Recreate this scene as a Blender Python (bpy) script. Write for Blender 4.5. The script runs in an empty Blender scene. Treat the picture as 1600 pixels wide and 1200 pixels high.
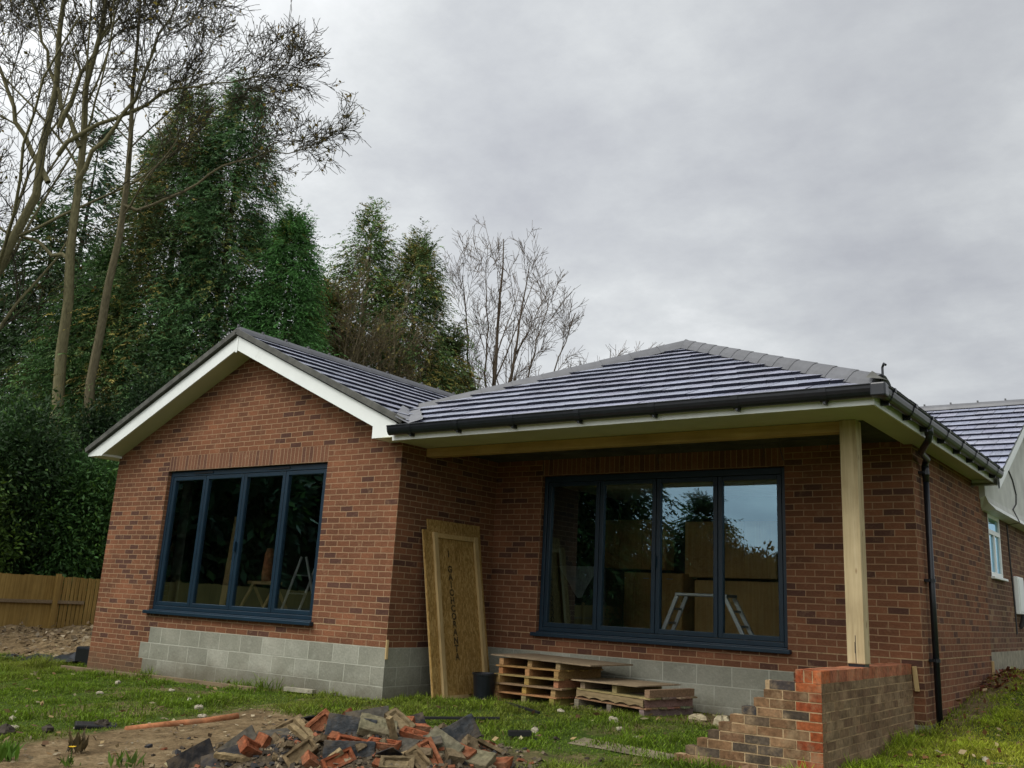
import bpy, math, random
import numpy as np
from mathutils import Vector, Matrix, noise as mnoise

rng = np.random.default_rng(7)
random.seed(7)
C = bpy.context.scene.collection
PI = math.pi

# ------------------------------------------------------------------ helpers
def S(v):                       # sRGB 0-255 -> linear
    out = []
    for c in v:
        c /= 255.0
        out.append(c / 12.92 if c <= .04045 else ((c + .055) / 1.055) ** 2.4)
    return tuple(out)

def origin_of(o):
    v = Vector((0, 0, 0))
    while o is not None:
        v += Vector(o.location)
        o = o.parent
    return v

def tag(o, label=None, cat=None, group=None, kind=None):
    if label: o['label'] = label
    if cat: o['category'] = cat
    if group: o['group'] = group
    if kind: o['kind'] = kind
    return o

def thing(name, label, cat, loc=(0, 0, 0), group=None):
    o = bpy.data.objects.new(name, None)
    o.empty_display_size = .2
    C.objects.link(o)
    o.location = loc
    return tag(o, label, cat, group)

def np_mesh(name, V, F, col=None, uv=None, mat=None, smooth=False):
    """V (n,3), F (m,4) quads, col (m,3) per face"""
    V = np.asarray(V, dtype=np.float32); F = np.asarray(F, dtype=np.int32)
    me = bpy.data.meshes.new(name)
    me.vertices.add(len(V)); me.vertices.foreach_set('co', V.ravel())
    n = len(F); k = F.shape[1]
    me.loops.add(n * k); me.loops.foreach_set('vertex_index', F.ravel())
    me.polygons.add(n)
    me.polygons.foreach_set('loop_start', np.arange(0, n * k, k, dtype=np.int32))
    me.polygons.foreach_set('loop_total', np.full(n, k, dtype=np.int32))
    if smooth: me.polygons.foreach_set('use_smooth', np.ones(n, dtype=bool))
    if col is not None:
        a = me.attributes.new('Col', 'FLOAT_COLOR', 'FACE')
        c4 = np.ones((n, 4), dtype=np.float32); c4[:, :3] = col
        a.data.foreach_set('color', c4.ravel())
    me.update(calc_edges=True)
    if mat: me.materials.append(mat)
    return me

def link_mesh(me, name, parent=None, loc=(0, 0, 0)):
    o = bpy.data.objects.new(name, me)
    C.objects.link(o)
    o.parent = parent
    o.location = loc
    return o

class MB:
    """collects polygons, builds ONE mesh object"""
    def __init__(s):
        s.v = []; s.f = []; s.c = []; s.m = []
    def poly(s, pts, col=(1, 1, 1), m=0):
        b = len(s.v); s.v += [tuple(p) for p in pts]
        s.f.append(tuple(range(b, b + len(pts)))); s.c.append(col); s.m.append(m)
    def faces(s, vs, fs, col=(1, 1, 1), m=0):
        b = len(s.v); s.v += [tuple(p) for p in vs]
        for f in fs:
            s.f.append(tuple(b + i for i in f)); s.c.append(col); s.m.append(m)
    def box(s, x0, x1, y0, y1, z0, z1, col=(1, 1, 1), M=None, m=0, cx=None):
        vs = [Vector(p) for p in ((x0,y0,z0),(x1,y0,z0),(x1,y1,z0),(x0,y1,z0),(x0,y0,z1),(x1,y0,z1),(x1,y1,z1),(x0,y1,z1))]
        if M is not None: vs = [M @ p for p in vs]
        fs = [(0,3,2,1),(4,5,6,7),(0,1,5,4),(1,2,6,5),(2,3,7,6),(3,0,4,7)]
        b = len(s.v); s.v += [tuple(p) for p in vs]
        for i, f in enumerate(fs):
            s.f.append(tuple(b + j for j in f)); s.c.append(cx if (cx is not None and i == 3) else col); s.m.append(m)
    def bar(s, p, q, w, h, up=(0, 0, 1), col=(1, 1, 1), m=0):
        p = Vector(p); q = Vector(q); d = q - p; L = d.length; d.normalize()
        r = d.cross(Vector(up))
        if r.length < 1e-4: r = d.cross(Vector((1, 0, 0)))
        r.normalize(); u = r.cross(d)
        M = Matrix((( r.x, d.x, u.x, p.x), (r.y, d.y, u.y, p.y), (r.z, d.z, u.z, p.z), (0, 0, 0, 1)))
        s.box(-w/2, w/2, 0, L, -h/2, h/2, col, M, m)
    def tube(s, pts, rad, n=10, col=(1, 1, 1), cap=True, m=0):
        pts = [Vector(p) for p in pts]
        if not hasattr(rad, '__len__'): rad = [rad] * len(pts)
        rings = []; up = None
        for i, p in enumerate(pts):
            a = pts[max(i-1, 0)]; b = pts[min(i+1, len(pts)-1)]
            t = (b - a).normalized()
            if up is None:
                up = t.orthogonal().normalized()
            up = (up - t * up.dot(t)).normalized(); r = t.cross(up)
            rings.append([p + rad[i] * (math.cos(2*PI*k/n) * up + math.sin(2*PI*k/n) * r) for k in range(n)])
        b = len(s.v)
        for R in rings: s.v += [tuple(p) for p in R]
        for i in range(len(pts)-1):
            for k in range(n):
                k2 = (k+1) % n
                s.f.append((b+i*n+k, b+i*n+k2, b+(i+1)*n+k2, b+(i+1)*n+k)); s.c.append(col); s.m.append(m)
        if cap:
            s.f.append(tuple(b+k for k in range(n))[::-1]); s.c.append(col); s.m.append(m)
            s.f.append(tuple(b+(len(pts)-1)*n+k for k in range(n))); s.c.append(col); s.m.append(m)
    def lathe(s, prof, c=(0, 0, 0), n=24, col=(1, 1, 1)):
        b = len(s.v)
        for r, z in prof:
            for k in range(n):
                s.v.append((c[0]+r*math.cos(2*PI*k/n), c[1]+r*math.sin(2*PI*k/n), c[2]+z))
        for i in range(len(prof)-1):
            for k in range(n):
                k2 = (k+1) % n
                s.f.append((b+i*n+k, b+i*n+k2, b+(i+1)*n+k2, b+(i+1)*n+k)); s.c.append(col); s.m.append(0)
    def build(s, name, mat, parent=None, loc=None, local=False, smooth=False, bevel=0):
        me = bpy.data.meshes.new(name)
        if local: off = Vector((0, 0, 0))
        else: off = (origin_of(parent) if parent else Vector((0, 0, 0))) + (Vector(loc) if loc else Vector((0, 0, 0)))
        V = [(x-off.x, y-off.y, z-off.z) for x, y, z in s.v]
        me.from_pydata(V, [], s.f)
        # box-projected UVs in metres of the world
        uv = me.uv_layers.new(name='UVMap')
        co = s.v
        dat = [0.0] * (2*len(me.loops))
        for p in me.polygons:
            n = p.normal
            ax = max(range(3), key=lambda i: abs(n[i]))
            for li in p.loop_indices:
                x, y, z = co[me.loops[li].vertex_index]
                if ax == 0: u, w = y, z
                elif ax == 1: u, w = x, z
                else: u, w = x, y
                dat[2*li] = u; dat[2*li+1] = w
        uv.data.foreach_set('uv', dat)
        a = me.attributes.new('Col', 'FLOAT_COLOR', 'FACE')
        c4 = np.ones((len(s.f), 4), dtype=np.float32); c4[:, :3] = np.array(s.c)
        a.data.foreach_set('color', c4.ravel())
        mats = mat if isinstance(mat, (list, tuple)) else [mat]
        for m_ in mats: me.materials.append(m_)
        if len(mats) > 1: me.polygons.foreach_set('material_index', np.array(s.m, dtype=np.int32))
        if smooth: me.polygons.foreach_set('use_smooth', np.ones(len(me.polygons), dtype=bool))
        me.update()
        o = link_mesh(me, name, parent, loc if (loc and not local) else (0, 0, 0))
        if bevel:
            b = o.modifiers.new('bevel', 'BEVEL'); b.width = bevel; b.segments = 2; b.limit_method = 'ANGLE'
        return o

# ------------------------------------------------------------------ materials
def new_mat(name):
    m = bpy.data.materials.new(name); m.use_nodes = True
    nt = m.node_tree; nt.nodes.clear()
    out = nt.nodes.new('ShaderNodeOutputMaterial')
    return m, nt, out

def N(nt, t, **kw):
    n = nt.nodes.new(t)
    for k, v in kw.items():
        if k.startswith('i_'):
            n.inputs[k[2:].replace('_', ' ')].default_value = v
        else: setattr(n, k, v)
    return n

def bsdf(nt, out, rough=.7, spec=.3, metal=0.):
    b = nt.nodes.new('ShaderNodeBsdfPrincipled')
    b.inputs['Roughness'].default_value = rough
    b.inputs['Specular IOR Level'].default_value = spec
    b.inputs['Metallic'].default_value = metal
    nt.links.new(b.outputs[0], out.inputs[0])
    return b

def c4(c): return (c[0], c[1], c[2], 1)

def mix(nt, a, b, fac, mode='MIX'):
    m = nt.nodes.new('ShaderNodeMix'); m.data_type = 'RGBA'; m.blend_type = mode
    for sock, val in ((m.inputs[0], fac), (m.inputs[6], a), (m.inputs[7], b)):
        if hasattr(val, 'links'): nt.links.new(val, sock)
        elif isinstance(val, (int, float)): sock.default_value = val
        else: sock.default_value = c4(val)
    return m.outputs[2]

def ramp(nt, fac, stops):
    r = nt.nodes.new('ShaderNodeValToRGB')
    el = r.color_ramp.elements
    el[0].position = stops[0][0]; el[0].color = c4(stops[0][1])
    el[1].position = stops[-1][0]; el[1].color = c4(stops[-1][1])
    for p, c in stops[1:-1]:
        e = el.new(p); e.color = c4(c)
    nt.links.new(fac, r.inputs[0])
    return r.outputs[0]

def noise(nt, scale, detail=4, rough=.55, vec=None, dim='Object', stretch=None):
    n = nt.nodes.new('ShaderNodeTexNoise')
    n.inputs['Scale'].default_value = scale; n.inputs['Detail'].default_value = detail; n.inputs['Roughness'].default_value = rough
    if vec is None:
        tc = nt.nodes.new('ShaderNodeTexCoord'); vec = tc.outputs[dim]
    if stretch:
        mp = nt.nodes.new('ShaderNodeMapping'); mp.inputs['Scale'].default_value = stretch
        nt.links.new(vec, mp.inputs[0]); vec = mp.outputs[0]
    nt.links.new(vec, n.inputs['Vector'])
    return n.outputs['Fac']

def bump(nt, b, height, strength=.3, dist=.01):
    bp = nt.nodes.new('ShaderNodeBump'); bp.inputs['Strength'].default_value = strength; bp.inputs['Distance'].default_value = dist
    nt.links.new(height, bp.inputs['Height']); nt.links.new(bp.outputs[0], b.inputs['Normal'])

def mat_masonry(name, c1, c2, c3, mort, bw, rh, ms, weather=.35, off=.5, bumpd=.012, uoff=0., voff=0., dark=(.6, .6, .6)):
    m, nt, out = new_mat(name); b = bsdf(nt, out, .9, .15)
    tc = N(nt, 'ShaderNodeTexCoord')
    mp = N(nt, 'ShaderNodeMapping'); mp.inputs['Location'].default_value = (uoff, voff, 0)
    nt.links.new(tc.outputs['UV'], mp.inputs[0])
    # slight wobble so that the joints are not ruler straight
    wn = N(nt, 'ShaderNodeTexNoise'); wn.inputs['Scale'].default_value = 6.; wn.inputs['Detail'].default_value = 2.
    nt.links.new(mp.outputs[0], wn.inputs['Vector'])
    sub = N(nt, 'ShaderNodeVectorMath', operation='SUBTRACT'); nt.links.new(wn.outputs['Color'], sub.inputs[0]); sub.inputs[1].default_value = (.5, .5, .5)
    scl = N(nt, 'ShaderNodeVectorMath', operation='SCALE'); nt.links.new(sub.outputs[0], scl.inputs[0]); scl.inputs['Scale'].default_value = .012
    add = N(nt, 'ShaderNodeVectorMath', operation='ADD'); nt.links.new(mp.outputs[0], add.inputs[0]); nt.links.new(scl.outputs[0], add.inputs[1])
    def bt(a, bb, mo, bias=0.):
        t = N(nt, 'ShaderNodeTexBrick'); t.offset = off
        t.inputs['Scale'].default_value = 1; t.inputs['Brick Width'].default_value = bw; t.inputs['Row Height'].default_value = rh
        t.inputs['Mortar Size'].default_value = ms; t.inputs['Mortar Smooth'].default_value = .15; t.inputs['Bias'].default_value = bias
        t.inputs['Color1'].default_value = c4(a); t.inputs['Color2'].default_value = c4(bb); t.inputs['Mortar'].default_value = c4(mo)
        nt.links.new(add.outputs[0], t.inputs['Vector'])
        return t
    t = bt(c1, c2, c1)
    # third colour on some bricks: hash per brick through white noise of the brick cell
    t2 = bt((0, 0, 0), (1, 1, 1), (0, 0, 0))
    w = N(nt, 'ShaderNodeTexWhiteNoise'); w.noise_dimensions = '1D'
    nt.links.new(t2.outputs['Color'], w.inputs['W'])
    gt = N(nt, 'ShaderNodeMath', operation='GREATER_THAN'); nt.links.new(w.outputs['Value'], gt.inputs[0]); gt.inputs[1].default_value = .87
    col = mix(nt, t.outputs['Color'], c3, gt.outputs[0])
    n1 = noise(nt, 1.1, 5, .6, tc.outputs['UV'])
    n2 = noise(nt, 35, 3, .6, tc.outputs['UV'])
    col = mix(nt, col, mix(nt, (0, 0, 0), (1, 1, 1), n2), .28, 'OVERLAY')
    r1 = ramp(nt, n1, [(.3, dark), (.7, (1.15, 1.12, 1.1))])
    col = mix(nt, col, r1, weather, 'MULTIPLY')
    mcol = mix(nt, mort, (mort[0]*.6, mort[1]*.58, mort[2]*.55), noise(nt, 3.5, 4, .6, tc.outputs['UV']))
    # mortar smears over the brick faces
    sm = ramp(nt, noise(nt, 7, 5, .7, tc.outputs['UV']), [(.56, (0, 0, 0)), (.76, (.42, .42, .42))])
    col = mix(nt, col, mort, sm)
    col = mix(nt, col, mcol, t.outputs['Fac'])
    nt.links.new(col, b.inputs['Base Color'])
    inv = N(nt, 'ShaderNodeMath', operation='MULTIPLY_ADD'); nt.links.new(t.outputs['Fac'], inv.inputs[0]); inv.inputs[1].default_value = -1.; nt.links.new(n2, inv.inputs[2])
    bump(nt, b, inv.outputs[0], .6, bumpd)
    return m

def mat_attr(name, rough=.8, spec=.2, nscale=20., namt=.4, tint=(1, 1, 1), bstr=.3, bdist=.004, stretch=None, transl=0., big=None, smear=None, smth=(.5, .72)):
    """base colour from the face colours of the mesh, broken up with noise"""
    m, nt, out = new_mat(name); b = bsdf(nt, out, rough, spec)
    at = N(nt, 'ShaderNodeAttribute'); at.attribute_name = 'Col'
    n = noise(nt, nscale, 4, .6, stretch=stretch)
    k = ramp(nt, n, [(.25, (1-namt, 1-namt, 1-namt)), (.75, (1+namt*.6, 1+namt*.6, 1+namt*.6))])
    col = mix(nt, at.outputs['Color'], k, 1., 'MULTIPLY')
    if smear: col = mix(nt, col, smear, ramp(nt, noise(nt, 5.5, 6, .7), [(smth[0], (0, 0, 0)), (smth[1], (.7, .7, .7))]))
    if tint != (1, 1, 1): col = mix(nt, col, tint, 1., 'MULTIPLY')
    if big:
        k2 = ramp(nt, noise(nt, big[0], 3, .6), [(.3, big[1]), (.7, big[2])])
        col = mix(nt, col, k2, 1., 'MULTIPLY')
    nt.links.new(col, b.inputs['Base Color'])
    if bstr: bump(nt, b, n, bstr, bdist)
    if transl:
        tr = N(nt, 'ShaderNodeBsdfTranslucent'); nt.links.new(col, tr.inputs['Color'])
        ms = N(nt, 'ShaderNodeMixShader'); ms.inputs[0].default_value = transl
        nt.links.new(b.outputs[0], ms.inputs[1]); nt.links.new(tr.outputs[0], ms.inputs[2]); nt.links.new(ms.outputs[0], out.inputs[0])
    return m

def mat_plain(name, c, rough=.5, spec=.4, metal=0., nscale=6., namt=.12, bstr=.0, stretch=None, dirt=None):
    m, nt, out = new_mat(name); b = bsdf(nt, out, rough, spec, metal)
    n = noise(nt, nscale, 5, .6, stretch=stretch)
    a = tuple(x*(1-namt) for x in c); e = tuple(min(1, x*(1+namt)) for x in c)
    col = ramp(nt, n, [(.3, a), (.7, e)])
    if dirt:
        d = ramp(nt, noise(nt, dirt[0], 5, .7), [(dirt[2], (0, 0, 0)), (dirt[2]+.2, (1, 1, 1))])
        col = mix(nt, col, dirt[1], d)
    nt.links.new(col, b.inputs['Base Color'])
    if bstr: bump(nt, b, n, bstr, .01)
    return m

def mat_wood(name, ca, cb, cc, axis='Z', rough=.75, scale=1., stain=None):
    """grain running along one axis"""
    m, nt, out = new_mat(name); b = bsdf(nt, out, rough, .2)
    st = {'X': (.6, 14, 14), 'Y': (14, .6, 14), 'Z': (14, 14, .6)}[axis]
    st = tuple(x*scale for x in st)
    n = noise(nt, 2.2, 5, .65, stretch=st)
    col = ramp(nt, n, [(.25, ca), (.5, cb), (.75, cc)])
    n2 = noise(nt, 1.7, 3, .6)
    col = mix(nt, col, ramp(nt, n2, [(.3, (.72, .7, .66)), (.7, (1.1, 1.1, 1.1))]), .8, 'MULTIPLY')
    if stain:
        col = mix(nt, col, stain, ramp(nt, noise(nt, 3.1, 5, .7, stretch=(1, 1, .5)), [(.57, (0, 0, 0)), (.75, (.6, .6, .6))]))
    nt.links.new(col, b.inputs['Base Color'])
    bump(nt, b, n, .25, .004)
    return m

M = {}
M['brick'] = mat_masonry('facing_brick', (.226, .096, .050), (.150, .067, .038), (.100, .049, .035), (.39, .258, .155), .225, .075, .0056, weather=.95, voff=0.)
M['old_brick'] = mat_masonry('old_facing_brick', (.185, .092, .058), (.115, .062, .045), (.24, .15, .09), (.33, .24, .16), .225, .075, .006, weather=.9, dark=(.45, .5, .42))
M['soldier'] = mat_masonry('soldier_brick', (.20, .092, .052), (.155, .072, .043), (.125, .060, .040), (.37, .25, .155), .075, .24, .0055, weather=.4, off=0., voff=-2.325+.24*10)
def foot_dirt(m, z0, z1, c):
    nt = m.node_tree; b = next(n for n in nt.nodes if n.type == 'BSDF_PRINCIPLED'); src = b.inputs['Base Color'].links[0].from_socket
    tc = nt.nodes.new('ShaderNodeTexCoord'); sp_ = nt.nodes.new('ShaderNodeSeparateXYZ'); nt.links.new(tc.outputs['UV'], sp_.inputs[0])
    n = noise(nt, 2.6, 6, .7, tc.outputs['UV'])
    ad = N(nt, 'ShaderNodeMath', operation='MULTIPLY_ADD'); nt.links.new(n, ad.inputs[0]); ad.inputs[1].default_value = -.55; nt.links.new(sp_.outputs['Y'], ad.inputs[2])
    mr = N(nt, 'ShaderNodeMapRange'); nt.links.new(ad.outputs[0], mr.inputs[0]); mr.inputs[1].default_value = z0; mr.inputs[2].default_value = z1; mr.inputs[3].default_value = .75; mr.inputs[4].default_value = 0.
    nt.links.new(mix(nt, src, c, mr.outputs[0]), b.inputs['Base Color'])
M['block'] = mat_masonry('concrete_block', (.30, .30, .245), (.25, .25, .205), (.34, .34, .285), (.47, .475, .40), .45, .225, .0065, weather=.9, bumpd=.006, dark=(.62, .63, .60))

foot_dirt(M['block'], -.92, -.62, (.10, .085, .055))
foot_dirt(M['brick'], -1.0, -.55, (.12, .085, .05))
# tiles: dark grey concrete, wet
def mat_tile(name, c, rough):
    m, nt, out = new_mat(name); b = bsdf(nt, out, rough, .75)
    b.inputs['IOR'].default_value = 1.75
    at = N(nt, 'ShaderNodeAttribute'); at.attribute_name = 'Col'
    n = noise(nt, 9, 5, .65)
    col = mix(nt, at.outputs['Color'], c, 1., 'MULTIPLY')
    col = mix(nt, col, ramp(nt, n, [(.3, (.7, .7, .7)), (.7, (1.25, 1.25, 1.25))]), 1., 'MULTIPLY')
    nt.links.new(col, b.inputs['Base Color'])
    rr = N(nt, 'ShaderNodeMapRange'); nt.links.new(noise(nt, 3.1, 4, .6), rr.inputs[0])
    rr.inputs[3].default_value = rough*.75; rr.inputs[4].default_value = rough*1.4
    nt.links.new(rr.outputs[0], b.inputs['Roughness'])
    bump(nt, b, noise(nt, 60, 3, .6), .12, .004)
    return m
M['tile'] = mat_tile('wet_roof_tile', (.30, .315, .40), .25)  # base colour paled to carry the sky's sheen on the wet tiles
M['tile_edge'] = mat_plain('tile_edge', (.010, .012, .022), .7, .2)
M['ridge'] = mat_tile('ridge_tile', (.055, .057, .066), .55)
M['lead'] = mat_plain('lead_flashing', (.15, .152, .165), .45, .5, nscale=9, namt=.35, bstr=.2)
M['verge'] = mat_plain('verge_strip', (.085, .085, .075), .7, .25, nscale=8, namt=.4)
M['upvc'] = mat_plain('white_upvc', (.76, .79, .76), .35, .4, nscale=2.5, namt=.05, dirt=(2.2, (.56, .58, .52), .62))
M['soffit'] = mat_plain('soffit_board', (.47, .47, .33), .5, .3, nscale=2., namt=.08)
M['shaded_board'] = mat_plain('shaded_bare_board', (.07, .068, .05), .9, .1, nscale=3, namt=.4)  # unfinished board, its colour darkened to deepen the shade under the porch
M['render'] = mat_plain('white_render', (.60, .60, .57), .9, .1, nscale=2.6, namt=.16, dirt=(5., (.33, .33, .32), .66))
M['frame'] = mat_plain('anthracite_frame', (.0062, .021, .037), .36, .4, nscale=5, namt=.15)
M['black'] = mat_plain('black_plastic', (.008, .010, .014), .32, .5, nscale=12, namt=.3)
M['oak'] = mat_wood('post_timber', (.37, .285, .155), (.47, .375, .22), (.55, .455, .29), 'Z', stain=(.26, .20, .12))
def knots(m, c, thr):
    nt = m.node_tree; b = next(n for n in nt.nodes if n.type == 'BSDF_PRINCIPLED'); src = b.inputs['Base Color'].links[0].from_socket
    tc = nt.nodes.new('ShaderNodeTexCoord'); mp = nt.nodes.new('ShaderNodeMapping'); mp.inputs['Scale'].default_value = (9, 9, 3.4); nt.links.new(tc.outputs['Object'], mp.inputs[0])
    v = nt.nodes.new('ShaderNodeTexVoronoi'); v.inputs['Scale'].default_value = 1.; nt.links.new(mp.outputs[0], v.inputs['Vector'])
    k = ramp(nt, v.outputs['Distance'], [(thr*.5, (.85, .85, .85)), (thr, (0, 0, 0))])
    col = mix(nt, src, c, k)
    st = ramp(nt, noise(nt, 1.6, 6, .7, tc.outputs['Object'], stretch=(5, 5, .35)), [(.50, (1.05, 1.05, 1.05)), (.62, (.62, .58, .50))])
    col = mix(nt, col, st, .8, 'MULTIPLY'); nt.links.new(col, b.inputs['Base Color'])
knots(M['oak'], (.20, .12, .05), .14)
M['beam'] = mat_wood('beam_timber', (.37, .235, .095), (.46, .31, .125), (.53, .38, .165), 'X', stain=(.22, .15, .07))
M['fence'] = mat_wood('fence_timber', (.17, .105, .028), (.25, .16, .045), (.33, .225, .075), 'Z', scale=.7, stain=(.10, .075, .03))
M['pale_wood'] = mat_wood('pale_wood', (.36, .25, .11), (.46, .33, .155), (.54, .40, .21), 'Z')
M['plank'] = mat_wood('site_plank', (.13, .095, .055), (.19, .14, .085), (.26, .20, .12), 'X')
M['cabinet'] = mat_wood('pine_cabinet', (.66, .40, .14), (.78, .50, .19), (.86, .62, .28), 'Z', rough=.45)
M['pallet'] = mat_attr('pallet_timber', .85, .15, 9., .45, stretch=(1, 6, 6))
M['osb'] = None
M['loose'] = mat_attr('loose_masonry', .92, .12, 26., .5, bstr=.9, bdist=.012, smear=(.085, .066, .045), smth=(.44, .62), big=(6., (.62, .60, .55), (1.15, 1.12, 1.05)))
M['lowbrick'] = mat_attr('dwarf_wall_brick', .92, .15, 30., .5, bstr=.5, bdist=.005, smear=(.34, .245, .145), big=(7., (.7, .7, .68), (1.2, 1.18, 1.15)))
M['mortar'] = mat_plain('mortar', (.36, .255, .145), .95, .1, nscale=12, namt=.35, bstr=.5)
M['leaf'] = mat_attr('foliage', .6, .25, 3., .25, bstr=0, transl=.2)
M['grassblade'] = mat_attr('grass_blade', .6, .25, 2.5, .3, bstr=0, transl=.35)
M['bark'] = mat_attr('bark', .9, .1, 7., .45, bstr=.5, bdist=.02, stretch=(3, 3, .6))
M['alu'] = mat_plain('aluminium', (.72, .74, .75), .35, .5, .6, nscale=8, namt=.1)
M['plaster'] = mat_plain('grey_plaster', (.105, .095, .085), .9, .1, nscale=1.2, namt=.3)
M['board_white'] = mat_plain('plasterboard', (.82, .84, .80), .8, .1)
M['floor'] = mat_plain('screed_floor', (.58, .52, .45), .85, .1)
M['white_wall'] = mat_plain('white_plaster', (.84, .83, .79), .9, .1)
M['dark'] = mat_plain('dark_unit', (.012, .012, .013), .5, .3)
M['cloth'] = mat_plain('pale_dust_sheet', (.20, .23, .23), .9, .1, nscale=7, namt=.2)
M['terracotta'] = mat_plain('terracotta', (.36, .15, .07), .9, .1, nscale=14, namt=.5, bstr=.6, dirt=(7., (.15, .11, .065), .50))
M['concrete'] = mat_plain('weathered_concrete', (.27, .25, .19), .9, .1, nscale=9, namt=.3, bstr=.4)
M['cable'] = mat_plain('cable', (.05, .05, .05), .6, .3)
M['stone'] = mat_attr('rubble_stone', .9, .15, 14., .4, bstr=.5, bdist=.01)
M['ink'] = mat_plain('black_ink', (.06, .042, .022), .8, .1, nscale=60, namt=.6, dirt=(30., (.26, .17, .06), .5))

def mat_osb():
    m, nt, out = new_mat('oriented_strand_board'); b = bsdf(nt, out, .8, .15)
    tc = N(nt, 'ShaderNodeTexCoord')
    v = N(nt, 'ShaderNodeTexVoronoi'); v.inputs['Scale'].default_value = 55.
    mp = N(nt, 'ShaderNodeMapping'); mp.inputs['Scale'].default_value = (1, 1, .35); nt.links.new(tc.outputs['Object'], mp.inputs[0])
    nt.links.new(mp.outputs[0], v.inputs['Vector'])
    n = noise(nt, 40, 4, .6, tc.outputs['Object'])
    hs = N(nt, 'ShaderNodeSeparateColor'); nt.links.new(v.outputs['Color'], hs.inputs[0])
    col = ramp(nt, hs.outputs[0], [(0, (.27, .165, .05)), (.5, (.36, .23, .075)), (1, (.46, .31, .12))])
    col = mix(nt, col, ramp(nt, n, [(.3, (.75, .73, .7)), (.7, (1.12, 1.1, 1.1))]), 1., 'MULTIPLY')
    col = mix(nt, col, ramp(nt, noise(nt, 2.4, 3, .6, tc.outputs['Object']), [(.3, (.75, .7, .62)), (.7, (1.1, 1.1, 1.1))]), .8, 'MULTIPLY')
    nt.links.new(col, b.inputs['Base Color']); bump(nt, b, n, .3, .004)
    return m
M['osb'] = mat_osb()

def mat_glass():
    m, nt, out = new_mat('window_glass')
    fr = N(nt, 'ShaderNodeFresnel'); fr.inputs['IOR'].default_value = 1.5
    ma = N(nt, 'ShaderNodeMath', operation='MULTIPLY_ADD'); nt.links.new(fr.outputs[0], ma.inputs[0]); ma.inputs[1].default_value = 1.8; ma.inputs[2].default_value = .17
    ma.use_clamp = True
    tr = N(nt, 'ShaderNodeBsdfTransparent'); tr.inputs[0].default_value = (.90, .94, .92, 1)
    gl = N(nt, 'ShaderNodeBsdfGlossy'); gl.inputs['Roughness'].default_value = .0; gl.inputs[0].default_value = (.52, .82, 1.0, 1)
    ms = N(nt, 'ShaderNodeMixShader')
    nt.links.new(ma.outputs[0], ms.inputs[0]); nt.links.new(tr.outputs[0], ms.inputs[1]); nt.links.new(gl.outputs[0], ms.inputs[2])
    nt.links.new(ms.outputs[0], out.inputs[0])
    return m
M['glass'] = mat_glass()

# ------------------------------------------------------------------ camera, sky, sun
F_PX, W_PX = 1499.63, 1600.
pit, rol, yaw = .2603, .0491, .6211
CAM = Vector((8.4005, -8.9855, .6047))
cp, sp, cy, sy = math.cos(pit), math.sin(pit), math.cos(yaw), math.sin(yaw)
fw = Vector((-sy*cp, cy*cp, sp)); rr_ = Vector((cy, sy, 0)); uu = rr_.cross(fw)
r2 = math.cos(rol)*rr_ + math.sin(rol)*uu; u2 = -math.sin(rol)*rr_ + math.cos(rol)*uu
cam = bpy.data.cameras.new('camera'); co = bpy.data.objects.new('camera', cam); C.objects.link(co)
co.matrix_world = Matrix(((r2.x, u2.x, -fw.x, CAM.x), (r2.y, u2.y, -fw.y, CAM.y), (r2.z, u2.z, -fw.z, CAM.z), (0, 0, 0, 1)))
cam.sensor_width = 36.; cam.lens = F_PX/W_PX*36.
cam.shift_x = -32.85/W_PX; cam.shift_y = -56.99/W_PX
cam.clip_start = .1; cam.clip_end = 2000
sc = bpy.context.scene
sc.camera = co
sc.view_settings.view_transform = 'Standard'; sc.view_settings.look = 'None'; sc.view_settings.exposure = 0; sc.view_settings.gamma = 1
sc.cycles.max_bounces = 8; sc.cycles.transparent_max_bounces = 16
sc.cycles.use_denoising = True

SUN_EL, SUN_AZ = math.radians(48), math.radians(205)     # azimuth clockwise from +Y
wd = bpy.data.worlds.new('World'); sc.world = wd; wd.use_nodes = True
nt = wd.node_tree; nt.nodes.clear()
wo = nt.nodes.new('ShaderNodeOutputWorld'); bg = nt.nodes.new('ShaderNodeBackground'); nt.links.new(bg.outputs[0], wo.inputs[0])
sky = nt.nodes.new('ShaderNodeTexSky'); sky.sky_type = 'NISHITA'; sky.sun_disc = False
sky.sun_elevation = SUN_EL; sky.sun_rotation = SUN_AZ; sky.air_density = 1.; sky.dust_density = 4.
bg.inputs['Strength'].default_value = .107
tc = nt.nodes.new('ShaderNodeTexCoord')
sep = nt.nodes.new('ShaderNodeSeparateXYZ'); nt.links.new(tc.outputs['Generated'], sep.inputs[0])
zz = N(nt, 'ShaderNodeMath', operation='ADD'); nt.links.new(sep.outputs['Z'], zz.inputs[0]); zz.inputs[1].default_value = .22
zm = N(nt, 'ShaderNodeMath', operation='MAXIMUM'); nt.links.new(zz.outputs[0], zm.inputs[0]); zm.inputs[1].default_value = .12
dx = N(nt, 'ShaderNodeMath', operation='DIVIDE'); nt.links.new(sep.outputs['X'], dx.inputs[0]); nt.links.new(zm.outputs[0], dx.inputs[1])
dy = N(nt, 'ShaderNodeMath', operation='DIVIDE'); nt.links.new(sep.outputs['Y'], dy.inputs[0]); nt.links.new(zm.outputs[0], dy.inputs[1])
cb = nt.nodes.new('ShaderNodeCombineXYZ'); nt.links.new(dx.outputs[0], cb.inputs[0]); nt.links.new(dy.outputs[0], cb.inputs[1])
n1 = noise(nt, 1.3, 9, .62, cb.outputs[0])
n2 = noise(nt, .55, 3, .5, cb.outputs[0])
am = N(nt, 'ShaderNodeMath', operation='MULTIPLY_ADD'); nt.links.new(n1, am.inputs[0]); am.inputs[1].default_value = .55
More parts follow.
